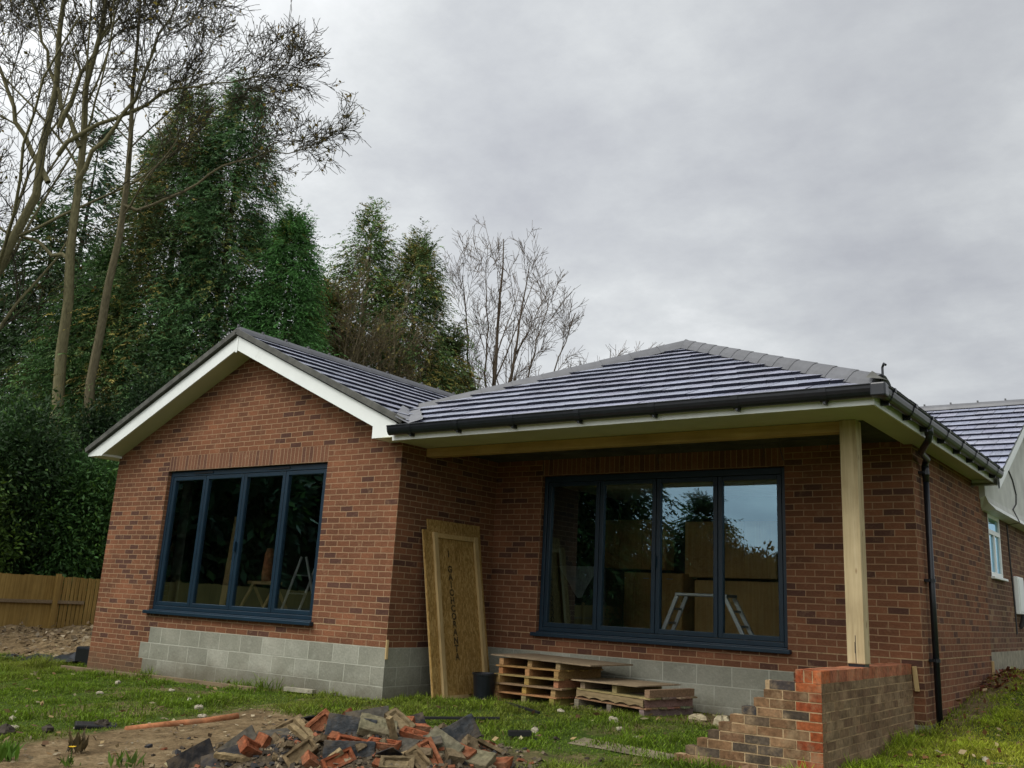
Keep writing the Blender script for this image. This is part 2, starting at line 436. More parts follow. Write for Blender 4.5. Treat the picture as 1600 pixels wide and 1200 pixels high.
nm = N(nt, 'ShaderNodeMath', operation='MULTIPLY'); nt.links.new(n2, nm.inputs[0]); nm.inputs[1].default_value = .45
nt.links.new(nm.outputs[0], am.inputs[2])
K = 10.0
cl = ramp(nt, am.outputs[0], [(.40, (.445, .460, .496)), (.465, (.528, .547, .573)), (.52, (.62, .642, .658)), (.60, (.80, .818, .832))])
sc10 = mix(nt, cl, (K, K, K), 1., 'MULTIPLY')
# the overcast is brighter around the hidden sun, behind the viewer
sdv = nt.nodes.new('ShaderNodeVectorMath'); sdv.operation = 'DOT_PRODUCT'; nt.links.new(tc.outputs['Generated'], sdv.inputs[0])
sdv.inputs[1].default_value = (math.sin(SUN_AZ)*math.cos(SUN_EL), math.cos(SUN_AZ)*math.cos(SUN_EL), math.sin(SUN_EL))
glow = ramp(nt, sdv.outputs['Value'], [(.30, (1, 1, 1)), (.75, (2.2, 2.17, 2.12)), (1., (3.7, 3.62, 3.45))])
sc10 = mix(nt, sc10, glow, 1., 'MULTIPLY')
pv = nt.nodes.new('ShaderNodeVectorMath'); pv.operation = 'DOT_PRODUCT'; nt.links.new(tc.outputs['Generated'], pv.inputs[0])
pv.inputs[1].default_value = Vector((-.70, .55, .46)).normalized()
sc10 = mix(nt, sc10, ramp(nt, pv.outputs['Value'], [(.80, (1, 1, 1)), (.985, (1.20, 1.20, 1.195))]), 1., 'MULTIPLY')
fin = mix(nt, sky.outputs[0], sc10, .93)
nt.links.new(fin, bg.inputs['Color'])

sl = bpy.data.lights.new('sun', 'SUN'); sl.energy = 1.5; sl.angle = math.radians(22); sl.color = (1., .97, .92)
so = bpy.data.objects.new('sun', sl); C.objects.link(so)
sd = Vector((math.sin(SUN_AZ)*math.cos(SUN_EL), math.cos(SUN_AZ)*math.cos(SUN_EL), math.sin(SUN_EL)))
so.rotation_euler = (-sd).to_track_quat('-Z', 'Y').to_euler(); so.location = sd*50

# ------------------------------------------------------------------ ground
def smooth(a, b, x):
    t = np.clip((x-a)/(b-a), 0, 1); return t*t*(3-2*t)
def vnoise(x, y, s, seed=0):
    """cheap smooth value noise, vectorised"""
    x = np.asarray(x, float)/s + seed*17.3; y = np.asarray(y, float)/s + seed*9.1
    xi = np.floor(x); yi = np.floor(y); fx = x-xi; fy = y-yi
    fx = fx*fx*(3-2*fx); fy = fy*fy*(3-2*fy)
    def h(a, b):
        v = np.sin(a*127.1 + b*311.7 + seed*74.7)*43758.5453
        return v-np.floor(v)
    return (h(xi, yi)*(1-fx)+h(xi+1, yi)*fx)*(1-fy) + (h(xi, yi+1)*(1-fx)+h(xi+1, yi+1)*fx)*fy
def fbm(x, y, s, seed=0, o=4):
    a = 0; t = 0; w = 1
    for i in range(o):
        a = a + w*vnoise(x, y, s/2**i, seed+i); t += w; w *= .55
    return a/t
HX, HY = 2.35, -2.75          # rubble heap centre
def heap(x, y):
    # elongated across the view
    a = (x-HX)*.81+(y-HY)*.58; b = -(x-HX)*.58+(y-HY)*.81
    return .355*np.exp(-(np.abs(a)/1.0)**2.4-(np.abs(b)/.75)**2.4)
def G0(x, y):
    x = np.asarray(x, float); y = np.asarray(y, float)
    z = -.60 + .06*np.minimum(y, 0)*np.clip(1+np.minimum(y+12, 0)/10, 0, 1) + .02*np.clip(x, -10, 0)
    z = z + .025*np.clip(x, 0, 3)*smooth(-.5, .6, y)*smooth(5.5, 5., x)
    z = z + smooth(5.2, 5.9, x)*np.interp(y, [-3, .6, 1.9, 2.7, 5.7, 8, 30], [0, .02, .10, .22, .60, .56, .56])
    # heaped soil between the house and the fence
    m = smooth(-6.6, -8.0, x)*smooth(.0, 1.2, y+.15*(x+8))*smooth(9, 6, y)
    z = z + m*(.16+.24*fbm(x, y, 1.3, 3)+.16*fbm(x, y, .38, 4))
    z = z + .035*(fbm(x, y, .9, 5)-.5)+.05*(fbm(x, y, 3.5, 6)-.5)*smooth(0, 2, np.abs(x-2)+np.abs(y))
    return z
def soil_mask(x, y):
    x = np.asarray(x, float); y = np.asarray(y, float)
    n = (fbm(x, y, .8, 11)-.5)
    # worn earth and old slab at the bottom left, under the rubble
    s = smooth(-.95, -.6, x+.35*n)*smooth(-1.25, -1.7, y+.5*n+.28*(x-.5))*smooth(4.3, 3.3, x+.25*y+1.0+n)
    s = np.maximum(s, smooth(-6.7, -7.3, x+.6*n)*smooth(-.2, .6, y+.8*n+.12*(x+8)))
    s = np.maximum(s, smooth(2.6, 3.6, x)*smooth(5.4, 5.0, x)*smooth(.5, 1.1, y+n)*.9)
    s = np.maximum(s, smooth(.45, .1, np.abs(y-.05-.2*n))*smooth(-.6, -2., x)*smooth(-7, -6, x)*.75)
    s = np.maximum(s, smooth(5.6, 5.75, x)*smooth(.40, .1, np.abs(x-5.85-.3*n))*smooth(1.6, 2.3, y)*.8)
    s = np.maximum(s, .6*smooth(.62, .75, fbm(x, y, .7, 21)))
    return np.clip(s, 0, 1)
def axis(lo, hi, a, b, step, k=1.35):
    core = list(np.arange(a, b+1e-6, step))
    l = []; d = step; p = a
    while p > lo: d *= k; p -= d; l.append(p)
    h = []; d = step; p = b
    while p < hi: d *= k; p += d; h.append(p)
    return np.array(l[::-1]+core+h)
gx = axis(-600, 600, -14, 11, .11); gy = axis(-600, 600, -10, 10, .11)
X, Y = np.meshgrid(gx, gy)
Z = G0(X, Y) + np.where((np.abs(X) < 20) & (np.abs(Y) < 20), heap(X, Y), 0)
near = (np.abs(X) < 20) & (np.abs(Y) < 20)
sm_ = soil_mask(X, Y)
Z = Z + np.where(near, sm_*.03*(fbm(X, Y, .25, 31)-.5), 0)
nx, ny = len(gx), len(gy)
idx = np.arange(nx*ny).reshape(ny, nx)
F = np.stack([idx[:-1, :-1], idx[:-1, 1:], idx[1:, 1:], idx[1:, :-1]], -1).reshape(-1, 4)
heapm = np.where(near, np.clip(heap(X, Y)*8, 0, 1), 0)
cellS = np.clip(np.maximum(sm_, heapm)[:-1, :-1], 0, 1).reshape(-1)
colg = np.stack([cellS, cellS*0, heapm[:-1, :-1].reshape(-1)], -1)
def mat_ground():
    m, nt, out = new_mat('lawn_and_earth'); b = bsdf(nt, out, .95, .1)
    at = N(nt, 'ShaderNodeAttribute'); at.attribute_name = 'Col'
    sepc = N(nt, 'ShaderNodeSeparateColor'); nt.links.new(at.outputs['Color'], sepc.inputs[0])
    n = noise(nt, 4, 6, .65); n2 = noise(nt, 30, 4, .65)
    gr = ramp(nt, n, [(.3, (.035, .058, .010)), (.55, (.055, .090, .013)), (.75, (.095, .090, .028))])
    so_ = ramp(nt, n, [(.28, (.075, .050, .027)), (.5, (.170, .118, .062)), (.74, (.28, .21, .12))])
    fac = N(nt, 'ShaderNodeMath', operation='MULTIPLY_ADD'); nt.links.new(n2, fac.inputs[0]); fac.inputs[1].default_value = .6
    ad = N(nt, 'ShaderNodeMath', operation='SUBTRACT'); nt.links.new(sepc.outputs[0], ad.inputs[0]); ad.inputs[1].default_value = .3
    nt.links.new(ad.outputs[0], fac.inputs[2]); fac.use_clamp = True
    col = mix(nt, gr, so_, fac.outputs[0])
    col = mix(nt, col, ramp(nt, n2, [(.3, (.035, .026, .017)), (.7, (.10, .078, .05))]), sepc.outputs[2])
    col = mix(nt, col, ramp(nt, n2, [(.25, (.55, .55, .55)), (.75, (1.3, 1.3, 1.3))]), 1., 'MULTIPLY')
    nt.links.new(col, b.inputs['Base Color']); bump(nt, b, n2, .8, .03)
    return m
gm = np_mesh('ground', np.stack([X, Y, Z], -1).reshape(-1, 3), F, colg, mat=mat_ground(), smooth=True)
ground = link_mesh(gm, 'ground'); tag(ground, kind='structure')
def gz(x, y): return float(G0(x, y))

# ------------------------------------------------------------------ the new house
XL, XC, D, XR, YB = -6.29, 0.0, 2.018, 5.743, 5.66
APX, APZ, TAN = -3.145, 4.27, .455
TANR = .451
HEAD, SILL = 2.325, .225
house = thing('brick_house', 'newly built red brick bungalow extension with dark tiled roofs and blue-grey folding windows', 'house', (0, 3, -.6))
def zl_left(x): return APZ - TAN*abs(x-APX)

def wall_y(name, y, th, polys, holes, mat, parent=house, ends=True):
    """wall in a plane of constant y: polys = list of (x,z) polygons, front at y, back at y+th, holes get reveals"""
    mb = MB()
    for P in polys:
        mb.poly([(x, y, z) for x, z in P])
        mb.poly([(x, y+th, z) for x, z in P][::-1])
    for (x0, x1, z0, z1) in holes:
        mb.poly([(x0, y, z0), (x0, y+th, z0), (x0, y+th, z1), (x0, y, z1)][::-1])
        mb.poly([(x1, y, z0), (x1, y+th, z0), (x1, y+th, z1), (x1, y, z1)])
        mb.poly([(x0, y, z0), (x1, y, z0), (x1, y+th, z0), (x0, y+th, z0)])
        mb.poly([(x0, y, z1), (x1, y, z1), (x1, y+th, z1), (x0, y+th, z1)][::-1])
    return mb.build(name, mat, parent)
def R(x0, x1, z0, z1): return [(x0, z0), (x1, z0), (x1, z1), (x0, z1)]

W1 = (-4.896, -1.345); W2 = (.80, 4.28)
zt = lambda x: zl_left(x)-.17
gable = [R(XL, W1[0], SILL, HEAD), R(W1[1], XC, SILL, HEAD), R(XL, XC, 0., SILL), R(XL, W1[0]-.0, HEAD, 2.55), R(W1[1], XC, HEAD, 2.55),
         [(XL, 2.55), (XC, 2.55), (XC, zt(XC)), (APX, zt(APX)), (XL, zt(XL))],
         R(XL, -4.79, -.225, 0), R(XL, -4.985, -.45, -.225), R(XL, -4.875, -1.1, -.45)]
wall_y('wall', 0., .3, gable, [(W1[0], W1[1], SILL, HEAD)], M['brick'])
wall_y('soldier_course', 0., .1, [R(W1[0], W1[1], HEAD, 2.55)], [], M['soldier'])
wall_y('plinth', 0., .3, [R(-4.79, XC, -.225, 0), R(-4.985, XC, -.45, -.225), R(-4.875, XC, -1.1, -.45)], [], M['block'])
# return wall of the gable wing (faces +X)
mb = MB(); mb.poly([(XC, 0, 0), (XC, D+.3, 0), (XC, D+.3, 2.75), (XC, 0, 2.75)]); mb.poly([(XC-.3, .3, 0), (XC-.3, 6.0, 0), (XC-.3, 6.0, 2.75), (XC-.3, .3, 2.75)][::-1])
mb.build('wall', M['brick'], house)
mb = MB(); mb.poly([(XC, 0, -1.1), (XC, D+.3, -1.1), (XC, D+.3, 0), (XC, 0, 0)]); mb.build('plinth', M['block'], house)
# recessed wall
wall_y('wall', D, .3, [R(XC, W2[0], SILL, 2.75), R(W2[1], XR, SILL, 2.75), R(XC, XR, 0, SILL), R(W2[0], W2[1], 2.55, 2.75), R(4.34, XR, -.225, 0), R(5.5, XR, -.42, -.225)],
       [(W2[0], W2[1], SILL, HEAD)], M['brick'])
wall_y('soldier_course', D, .1, [R(W2[0], W2[1], HEAD, 2.55)], [], M['soldier'])
wall_y('plinth', D, .3, [R(XC, 4.34, -.225, 0), R(XC, 5.5, -.42, -.225), R(XC, XR, -1.1, -.42)], [], M['block'])
# side wall (faces +X), outer left wall
mb = MB(); mb.poly([(XR, D, -.42), (XR, YB, -.42), (XR, YB, 2.75), (XR, D, 2.75)]); mb.poly([(XR-.3, D+.3, .2), (XR-.3, 6.0, .2), (XR-.3, 6.0, 2.75), (XR-.3, D+.3, 2.75)][::-1])
mb.poly([(XR, YB, -.42), (XR-.3, YB, -.42), (XR-.3, YB, 2.75), (XR, YB, 2.75)])
mb.build('wall', M['brick'], house)
mb = MB(); mb.poly([(XR, D, -1.1), (XR, YB, -1.1), (XR, YB, -.42), (XR, D, -.42)]); mb.build('plinth', M['block'], house)
mb = MB(); mb.poly([(XL, 0, -1.1), (XL, 9, -1.1), (XL, 9, 2.75), (XL, 0, 2.75)][::-1]); mb.build('wall', M['brick'], house)
# rooms
mb = MB()
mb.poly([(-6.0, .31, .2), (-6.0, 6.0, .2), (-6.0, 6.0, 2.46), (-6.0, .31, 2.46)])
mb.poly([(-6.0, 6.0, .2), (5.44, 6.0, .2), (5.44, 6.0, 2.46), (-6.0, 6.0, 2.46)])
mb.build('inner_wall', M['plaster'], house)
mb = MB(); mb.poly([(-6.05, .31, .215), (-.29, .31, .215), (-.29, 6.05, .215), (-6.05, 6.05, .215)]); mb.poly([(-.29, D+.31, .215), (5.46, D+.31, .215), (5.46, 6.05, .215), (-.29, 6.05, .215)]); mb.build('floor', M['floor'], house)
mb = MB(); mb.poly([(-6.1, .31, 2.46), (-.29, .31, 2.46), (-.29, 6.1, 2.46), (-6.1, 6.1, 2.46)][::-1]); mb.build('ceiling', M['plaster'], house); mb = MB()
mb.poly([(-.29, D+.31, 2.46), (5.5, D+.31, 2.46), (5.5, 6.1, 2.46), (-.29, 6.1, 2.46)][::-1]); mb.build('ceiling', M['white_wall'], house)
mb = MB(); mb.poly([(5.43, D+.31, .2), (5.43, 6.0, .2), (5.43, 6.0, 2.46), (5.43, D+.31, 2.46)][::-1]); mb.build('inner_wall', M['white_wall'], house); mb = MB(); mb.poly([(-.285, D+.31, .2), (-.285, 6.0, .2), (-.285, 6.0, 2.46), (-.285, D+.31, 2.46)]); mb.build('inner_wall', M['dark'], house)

mb = MB()
zd0, zd1 = .219, .2305
mb.box(XL-.003, W1[0]-.05, -.0035, -.0005, zd0, zd1); mb.build('damp_course', M['mortar'], house); mb = MB(); mb.box(W1[1]+.05, XC+.003, -.0035, -.0005, zd0, zd1)
mb.build('damp_course', M['mortar'], house); mb = MB()
mb.box(XC+.0005, XC+.0035, .0, D-.004, zd0, zd1)
mb.build('damp_course', M['mortar'], house); mb = MB()
mb.box(.004, W2[0]-.05, D-.0035, D-.0005, zd0, zd1); mb.build('damp_course', M['mortar'], house); mb = MB(); mb.box(W2[1]+.05, XR+.003, D-.0035, D-.0005, zd0, zd1); mb.build('damp_course', M['mortar'], house); mb = MB(); mb.box(XR+.0005, XR+.0035, D, YB, zd0, zd1)
mb.build('damp_course', M['mortar'], house)
# ---- folding windows
def bifold(x0, x1, y, divs, vents):
    """outer frame is the part; sashes, panes, sill, vents are sub-parts"""
    f = MB(); fy0, fy1 = y+.055, y+.155
    g = .006
    f.box(x0+g, x0+.062, fy0, fy1, SILL+.03, HEAD-g); f.box(x1-.062, x1-g, fy0, fy1, SILL+.03, HEAD-g)
    f.box(x0+.062, x1-.062, fy0, fy1, HEAD-.085, HEAD-g); f.box(x0+.062, x1-.062, fy0, fy1, SILL+.03, SILL+.085)
    w = f.build('folding_window', M['frame'], house, bevel=.006)
    s = MB(); s.box(x0-.045, x1+.045, y-.075, y-.003, SILL-.035, SILL+.012); s.box(x0+.008, x1-.008, y-.003, y+.16, SILL+.002, SILL+.028)
    s.build('sill', M['frame'], w, bevel=.006)
    xs = [x0+.064]+list(divs)+[x1-.064]
    for i in range(4):
        a = xs[i]+.004; b = xs[i+1]-.004; z0 = SILL+.088; z1 = HEAD-.088; t = .058
        q = MB()
        q.box(a, a+t, fy0+.008, fy1-.015, z0, z1); q.box(b-t, b, fy0+.008, fy1-.015, z0, z1)
        q.box(a+t, b-t, fy0+.008, fy1-.015, z1-t, z1); q.box(a+t, b-t, fy0+.008, fy1-.015, z0, z0+t)
        q.build('sash', M['frame'], w, bevel=.006)
        p = MB(); p.poly([(a+t, fy0+.04, z0+t), (b-t, fy0+.04, z0+t), (b-t, fy0+.04, z1-t), (a+t, fy0+.04, z1-t)])
        p.build('pane', M['glass'], w)
    for (a, b) in vents:
        v = MB(); v.box(a, b, fy0-.012, fy0-.001, HEAD-.055, HEAD-.032); v.build('trickle_vent', M['black'], w)
    h = MB(); xm = divs[1]; h.box(xm-.016, xm+.016, fy0-.03, fy0-.004, 1.12, 1.26); h.build('handle', M['frame'], w)
bifold(W1[0], W1[1], 0., (-4.02, -3.13, -2.235), ((-4.3, -3.85), (-2.6, -2.15)))
bifold(W2[0], W2[1], D, (1.70, 2.545, 3.395), ())

# ---- roofs
def tiles(mb, P, U, V, xlim, n, gauge=.345, tw=.30, th=.037, x_start=0., seed=0):
    """courses of flat tiles: P eave origin, U along the eave, V up the slope (unit), xlim(d)->(x0,x1) at slope distance d"""
    rs = random.Random(seed); P = Vector(P); U = Vector(U).normalized(); V = Vector(V).normalized(); Nn = U.cross(V).normalized()
    if Nn.z < 0: Nn = -Nn
    for i in range(n):
        d0 = i*gauge; d1 = (i+1)*gauge+.02
        a0, b0 = xlim(d0); a1, b1 = xlim((i+1)*gauge)
        if b0-a0 < .02: break
        k = math.floor((min(a0, a1)-x_start)/tw); off = .5*tw if i % 2 else 0
        x = x_start+(k-1)*tw+off
        while x < max(b0, b1):
            l0, r0 = max(x, a0), min(x+tw-.007, b0); l1, r1 = max(x, a1), min(x+tw-.007, b1)
            x += tw
            if r0 <= l0: continue
            if r1 <= l1: l1 = r1 = min(max((l0+r0)/2, a1), b1) if b1 > a1 else (a1+b1)/2
            j = rs.uniform(-.0035, .0035); j2 = rs.uniform(-.003, .003)
            c = rs.uniform(.84, 1.14); cc = (c*rs.uniform(.97, 1.03), c, c*rs.uniform(.98, 1.05))
            A = P+U*l0+V*d0+Nn*(th+j); B = P+U*r0+V*d0+Nn*(th+j+j2)
            Cc = P+U*r1+V*d1+Nn*(.004); Dd = P+U*l1+V*d1+Nn*(.004)
            if (Cc-Dd).length < 1e-5: mb.poly([A, B, Cc], cc, 0)
            else: mb.poly([A, B, Cc, Dd], cc, 0)
            mb.poly([A-Nn*(th+.004), B-Nn*(th+.004), B, A], (1, 1, 1), 1)
cosL = 1/math.hypot(1, TAN); cosR = 1/math.hypot(1, TANR)
# gable roof (ridge runs back from the gable)
mb = MB(); LEAV = -6.645; LR = (APX-LEAV)/cosL; nL = int(LR/.345)+1
REAV = APX+3.50; YF0 = -.36
tz = APZ-TAN*(APX-LEAV)
g = LR/10
def lim_left(d): return (YF0, 9.2)
tiles(mb, (LEAV, 0, tz), (0, 1, 0), (cosL, 0, TAN*cosL), lim_left, 10, g, seed=1)
def lim_right(d):
    # cut by the valley against the hipped front: points with x > valley are under the other roof
    x = REAV-d*cosL
    z = APZ-TAN*(x-APX)
    yv = (z-2.60)/TANR-.45            # y where the hip face is at this height
    if z > 3.06: yv = 9.2
    return (YF0, min(9.2, max(YF0+.02, yv+.03)))
tiles(mb, (REAV, 0, APZ-TAN*(REAV-APX)), (0, 1, 0), (-cosL, 0, TAN*cosL), lim_right, 10, g, seed=2)
groof = mb.build('gable_roof', [M['tile'], M['tile_edge']], house)
def ridge_run(p, q, seg=.45, w=.125, h=.085, name='ridge', parent=None, up=(0, 0, 1), clip=True):
    p = Vector(p); q = Vector(q); d = (q-p); L = d.length; d.normalize()
    r = d.cross(Vector(up)).normalized(); u = r.cross(d)
    mb = MB(); n = max(1, round(L/seg)); seg = L/n
    prof = [(-w, -.055), (-w*.72, -.0), (-w*.36, h*.72), (0, h), (w*.36, h*.72), (w*.72, 0.), (w, -.055)]
    for i in range(n):
        a = p+d*(i*seg); b = p+d*((i+1)*seg+.015)
        k = 1.0; k2 = .965
        ra = [a+r*x*k+u*(z*k+.004) for x, z in prof]; rb = [b+r*x*k2+u*(z*k2) for x, z in prof]
        c = random.uniform(.85, 1.15)
        for j in range(6):
            mb.poly([ra[j], ra[j+1], rb[j+1], rb[j]], (c, c, c))
        mb.poly(ra[::-1], (.5, .5, .5))
        if clip: mb.box(-.012, .012, -.02, .02, h*k, h*k+.03, (.2, .2, .2), Matrix(((d.x, r.x, u.x, a.x), (d.y, r.y, u.y, a.y), (d.z, r.z, u.z, a.z), (0, 0, 0, 1))))
    return mb.build(name, M['ridge'], parent)
ridge_run((APX, YF0-.01, APZ+.03), (APX, 9.2, APZ+.03), parent=groof, w=.115, h=.06)
# verge strips on the gable edge
mb = MB()
for sx, xe in ((-1, LEAV-.02), (1, REAV-.02)):
    a = Vector((APX, YF0-.02, APZ+.012)); b = Vector((xe, YF0-.02, zl_left(xe)+.012))
    mb.bar(a, b, .05, .075, up=(0, 0, 1))
    mb.bar(a+Vector((0, .05, -.035)), b+Vector((0, .05, -.035)), .05, .02)
mb.build('verge', M['verge'], groof)
# barge boards with square feet
def barge(sx, xe, zfoot, name='bargeboard'):
    zb = lambda x: APZ-TAN*abs(x-APX)-.055
    w = .205
    xf = xe-sx*.40                     # where the foot begins
    P = [(APX, zb(APX)), (xe, zb(xe)), (xe, zfoot), (xf, zfoot), (xf, zb(xf)-w), (APX, zb(APX)-w)]
    mb = MB(); y0, y1 = -.352, -.33
    mb.poly([(x, y0, z) for x, z in (P if sx < 0 else P)])
    mb.poly([(x, y1, z) for x, z in P][::-1])
    for i in range(len(P)):
        (xa, za), (xb, zb_) = P[i], P[(i+1) % len(P)]
        if i == 5: continue
        mb.poly([(xa, y0, za), (xa, y1, za), (xb, y1, zb_), (xb, y0, zb_)])
    return mb.build(name, M['upvc'], groof)
barge(-1, -6.635, 2.585); barge(1, .19, 2.52)
# the little joint cover at the apex
mb = MB(); mb.box(APX-.022, APX+.022, -.358, -.353, APZ-.30, APZ-.05); mb.build('joint_cover', M['upvc'], groof)
# sloping soffits and boxed feet
mb = MB()
zs = lambda x: APZ-TAN*abs(x-APX)-.055-.19
xa = -6.235; mb.poly([(APX, -.332, zs(APX)), (APX, .01, zs(APX)), (xa, .01, zs(xa)), (xa, -.332, zs(xa))])
xb = -.205; mb.poly([(APX, -.332, zs(APX)), (APX, .01, zs(APX)), (xb, .01, zs(xb)), (xb, -.332, zs(xb))][::-1])
mb.build('soffit', M['soffit'], groof)
mb = MB()
mb.poly([(xa+.002, -.332, 2.585), (xa+.002, .0, 2.585), (xa+.002, .0, zs(xa)), (xa+.002, -.332, zs(xa))])
mb.poly([(-6.635, -.332, 2.585), (xa, -.332, 2.585), (xa, 6, 2.585), (-6.635, 6, 2.585)][::-1])
mb.build('eaves_box', M['upvc'], groof); mb = MB()
mb.poly([(xb-.002, -.332, 2.52), (xb-.002, .0, 2.52), (xb-.002, .0, zs(xb)), (xb-.002, -.332, zs(xb))])
mb.poly([(xb-.002, -.332, 2.52), (.19, -.332, 2.52), (.19, .3, 2.52), (xb-.002, .3, 2.52)][::-1])
mb.poly([(.19, -.33, 2.52), (.19, .2, 2.52), (.19, .2, 2.70), (.19, -.33, 2.70)])
mb.build('eaves_box', M['upvc'], groof)
mb = MB(); mb.box(-6.655, -6.637, -.33, 9, 2.60, 2.70); mb.build('fascia', M['upvc'], groof)

# hipped roof over the right wing
AX, AY, AZ = 2.30, 3.40, 4.336
EX, EY, EZ = 6.15, -.45, 2.60
mb = MB(); LH = (AY-EY)/cosR; g2 = LH/12
def lim_front(d):
    run = d*cosR; z = EZ+run*TANR; y = EY+run
    xr = EX-run
    xh = (2*AX-EX)+run                 # left hip
    xv = APX+(APZ-z)/TAN               # the gable roof slope at this height
    return (max(xh, xv-.03), xr)
tiles(mb, (0, EY, EZ), (1, 0, 0), (0, cosR, TANR*cosR), lim_front, 12, g2, seed=3)
def lim_side(d):
    run = d*cosR
    return (EY+run, 5.10+run)
tiles(mb, (EX, 0, EZ), (0, 1, 0), (-cosR, 0, TANR*cosR), lim_side, 12, g2, seed=4)
def lim_in(d):
    run = d*cosR
    return (EY+run+1.06, 9.0)
mb.poly([(-.5, .61, 3.05), (-.5, 9, 3.05), (AX, 9, AZ), (AX, AY, AZ)])
hroof = mb.build('hipped_roof', [M['tile'], M['tile_edge']], house)
ridge_run((EX-.06, EY+.06, EZ+.065), (AX, AY, AZ+.055), parent=hroof, name='hip', clip=False, w=.118, h=.07)
ridge_run((-.42, .72, 3.12), (AX, AY, AZ+.055), parent=hroof, name='hip', clip=False, w=.118, h=.07)
ridge_run((AX, AY, AZ+.05), (AX, 9, AZ+.05), parent=hroof, name='ridge', clip=False, w=.14, h=.085)
# lead valley
mb = MB()
va = [(.42, -.47, 2.70), (.55, -.47, 2.655), (.30, -.20, 2.76), (.10, .0, 2.86), (-.22, .33, 3.00), (-.48, .62, 3.10)]
def vquad(c0, w0, c1, w1):
    mb.poly([(c0[0]-w0, c0[1]-.02, c0[2]+w0*TAN*.8), (c0[0], c0[1], c0[2]-.02), (c1[0], c1[1], c1[2]-.02), (c1[0]-w1, c1[1]-.02, c1[2]+w1*TAN*.8)])
    mb.poly([(c0[0], c0[1], c0[2]-.02), (c0[0]+w0*.6, c0[1]+w0*.6, c0[2]+w0*TANR*.55), (c1[0]+w1*.6, c1[1]+w1*.6, c1[2]+w1*TANR*.55), (c1[0], c1[1], c1[2]-.02)])
pts = [(.50-k*.163, -.47+k*.18, 2.665+k*.0745) for k in range(7)]
for k in range(6): vquad(pts[k], .20-.012*k+.02*(k % 2), pts[k+1], .20-.012*(k+1)+.02*((k+1) % 2))
mb.build('valley', M['lead'], hroof)
# hip iron at the corner
mb = MB(); mb.tube([(6.050, -.35, 2.62), (6.095, -.395, 2.66), (6.115, -.415, 2.72), (6.115, -.415, 2.79), (6.135, -.435, 2.82), (6.155, -.455, 2.80)], .011, 8)
mb.build('hip_iron', M['black'], hroof)
mb = MB(); mb.poly([(6.135, -.50, 2.665), (6.000, -.33, 2.79), (5.980, -.47, 2.70)]); mb.poly([(6.135, -.50, 2.665), (6.150, -.36, 2.68), (6.000, -.33, 2.79)]); mb.build('hip_end', M['verge'], hroof)

# eaves of the right wing
FZ0, FZ1 = 2.462, 2.60
XF, YFR = 6.025, -.40
mb = MB(); mb.box(.19, XF, YFR, YFR+.018, FZ0, FZ1); mb.box(XF-.018, XF, YFR+.018, 5.15, FZ0, FZ1); mb.build('fascia', M['upvc'], hroof)
mb = MB(); mb.box(.0, XF-.02, YFR+.02, .50, 2.508, 2.518); mb.box(XR+.002, XF-.02, .50, 5.15, 2.508, 2.518); mb.box(5.66, XR+.002, .50, D-.002, 2.508, 2.518); mb.build('soffit', M['soffit'], hroof)
mb = MB(); mb.box(.0, 5.66, .605, D-.002, 2.545, 2.555); mb.build('porch_ceiling', M['shaded_board'], house)
mb = MB(); mb.box(XR-.05, XF, 5.15, 5.17, 2.47, 2.64); mb.build('fascia', M['upvc'], hroof)
# gutters: half round with beads
def gutter(p, q, out, name='gutter'):
    mb = MB(); p = Vector(p); q = Vector(q); out = Vector(out); d = (q-p).normalized(); r = .062
    prof = []
    for k in range(11):
        a = PI*k/10
        prof.append((r-r*math.cos(a), -r*1.75*math.sin(a)))
    inner = [(r+(x-r)*.93, z*.93) for x, z in prof]
    up = Vector((0, 0, 1))
    A = [p+out*x+up*z for x, z in prof]; B = [q+out*x+up*z for x, z in prof]
    Ai = [p+out*x+up*z for x, z in inner]; Bi = [q+out*x+up*z for x, z in inner]
    for k in range(10):
        mb.poly([A[k], B[k], B[k+1], A[k+1]]); mb.poly([Ai[k], Ai[k+1], Bi[k+1], Bi[k]])
    for E_, I_ in ((A, Ai), (B, Bi)):
        mb.poly([E_[0], I_[0], I_[-1], E_[-1]]); mb.poly(E_[::-1])
    mb.tube([A[-1], B[-1]], .009, 6)
    return mb.build(name, M['black'], hroof, smooth=False)
GZ = 2.622
for x in (2.35, 4.4):
    mb = MB(); mb.box(x-.02, x+.02, YFR-.003, YFR-.0006, FZ0-.001, FZ1-.02); mb.build('joint_cover', M['upvc'], hroof)
g_front = gutter((.20, YFR-.004, GZ), (XF+.13, YFR-.004, GZ), (0, -1, 0))
g_side = gutter((XF+.004, YFR-.13, GZ), (XF+.004, 5.14, GZ), (1, 0, 0))
def bracket(g, x, y, front, union=False):
    mb = MB(); r = .069; L = .035 if not union else .06
    for k in range(10):
        a0, a1 = PI*k/10, PI*(k+1)/10
        q0 = (.062-r*math.cos(a0), -r*1.72*math.sin(a0)); q1 = (.062-r*math.cos(a1), -r*1.72*math.sin(a1))
        if front: mb.poly([(x-L, y-q0[0], GZ+q0[1]), (x+L, y-q0[0], GZ+q0[1]), (x+L, y-q1[0], GZ+q1[1]), (x-L, y-q1[0], GZ+q1[1])])
        else: mb.poly([(x+q0[0], y-L, GZ+q0[1]), (x+q0[0], y+L, GZ+q0[1]), (x+q1[0], y+L, GZ+q1[1]), (x+q1[0], y-L, GZ+q1[1])])
    if front:
        mb.box(x-.012, x+.012, y-.075, y-.0, GZ-.135, GZ-.07)
    else:
        mb.box(x+.0, x+.075, y-.012, y+.012, GZ-.135, GZ-.07); mb.box(x+.125, x+.14, y-L*.6, y+L*.6, GZ-.02, GZ+.016)
    mb.build('gutter_bracket', M['black'], g)
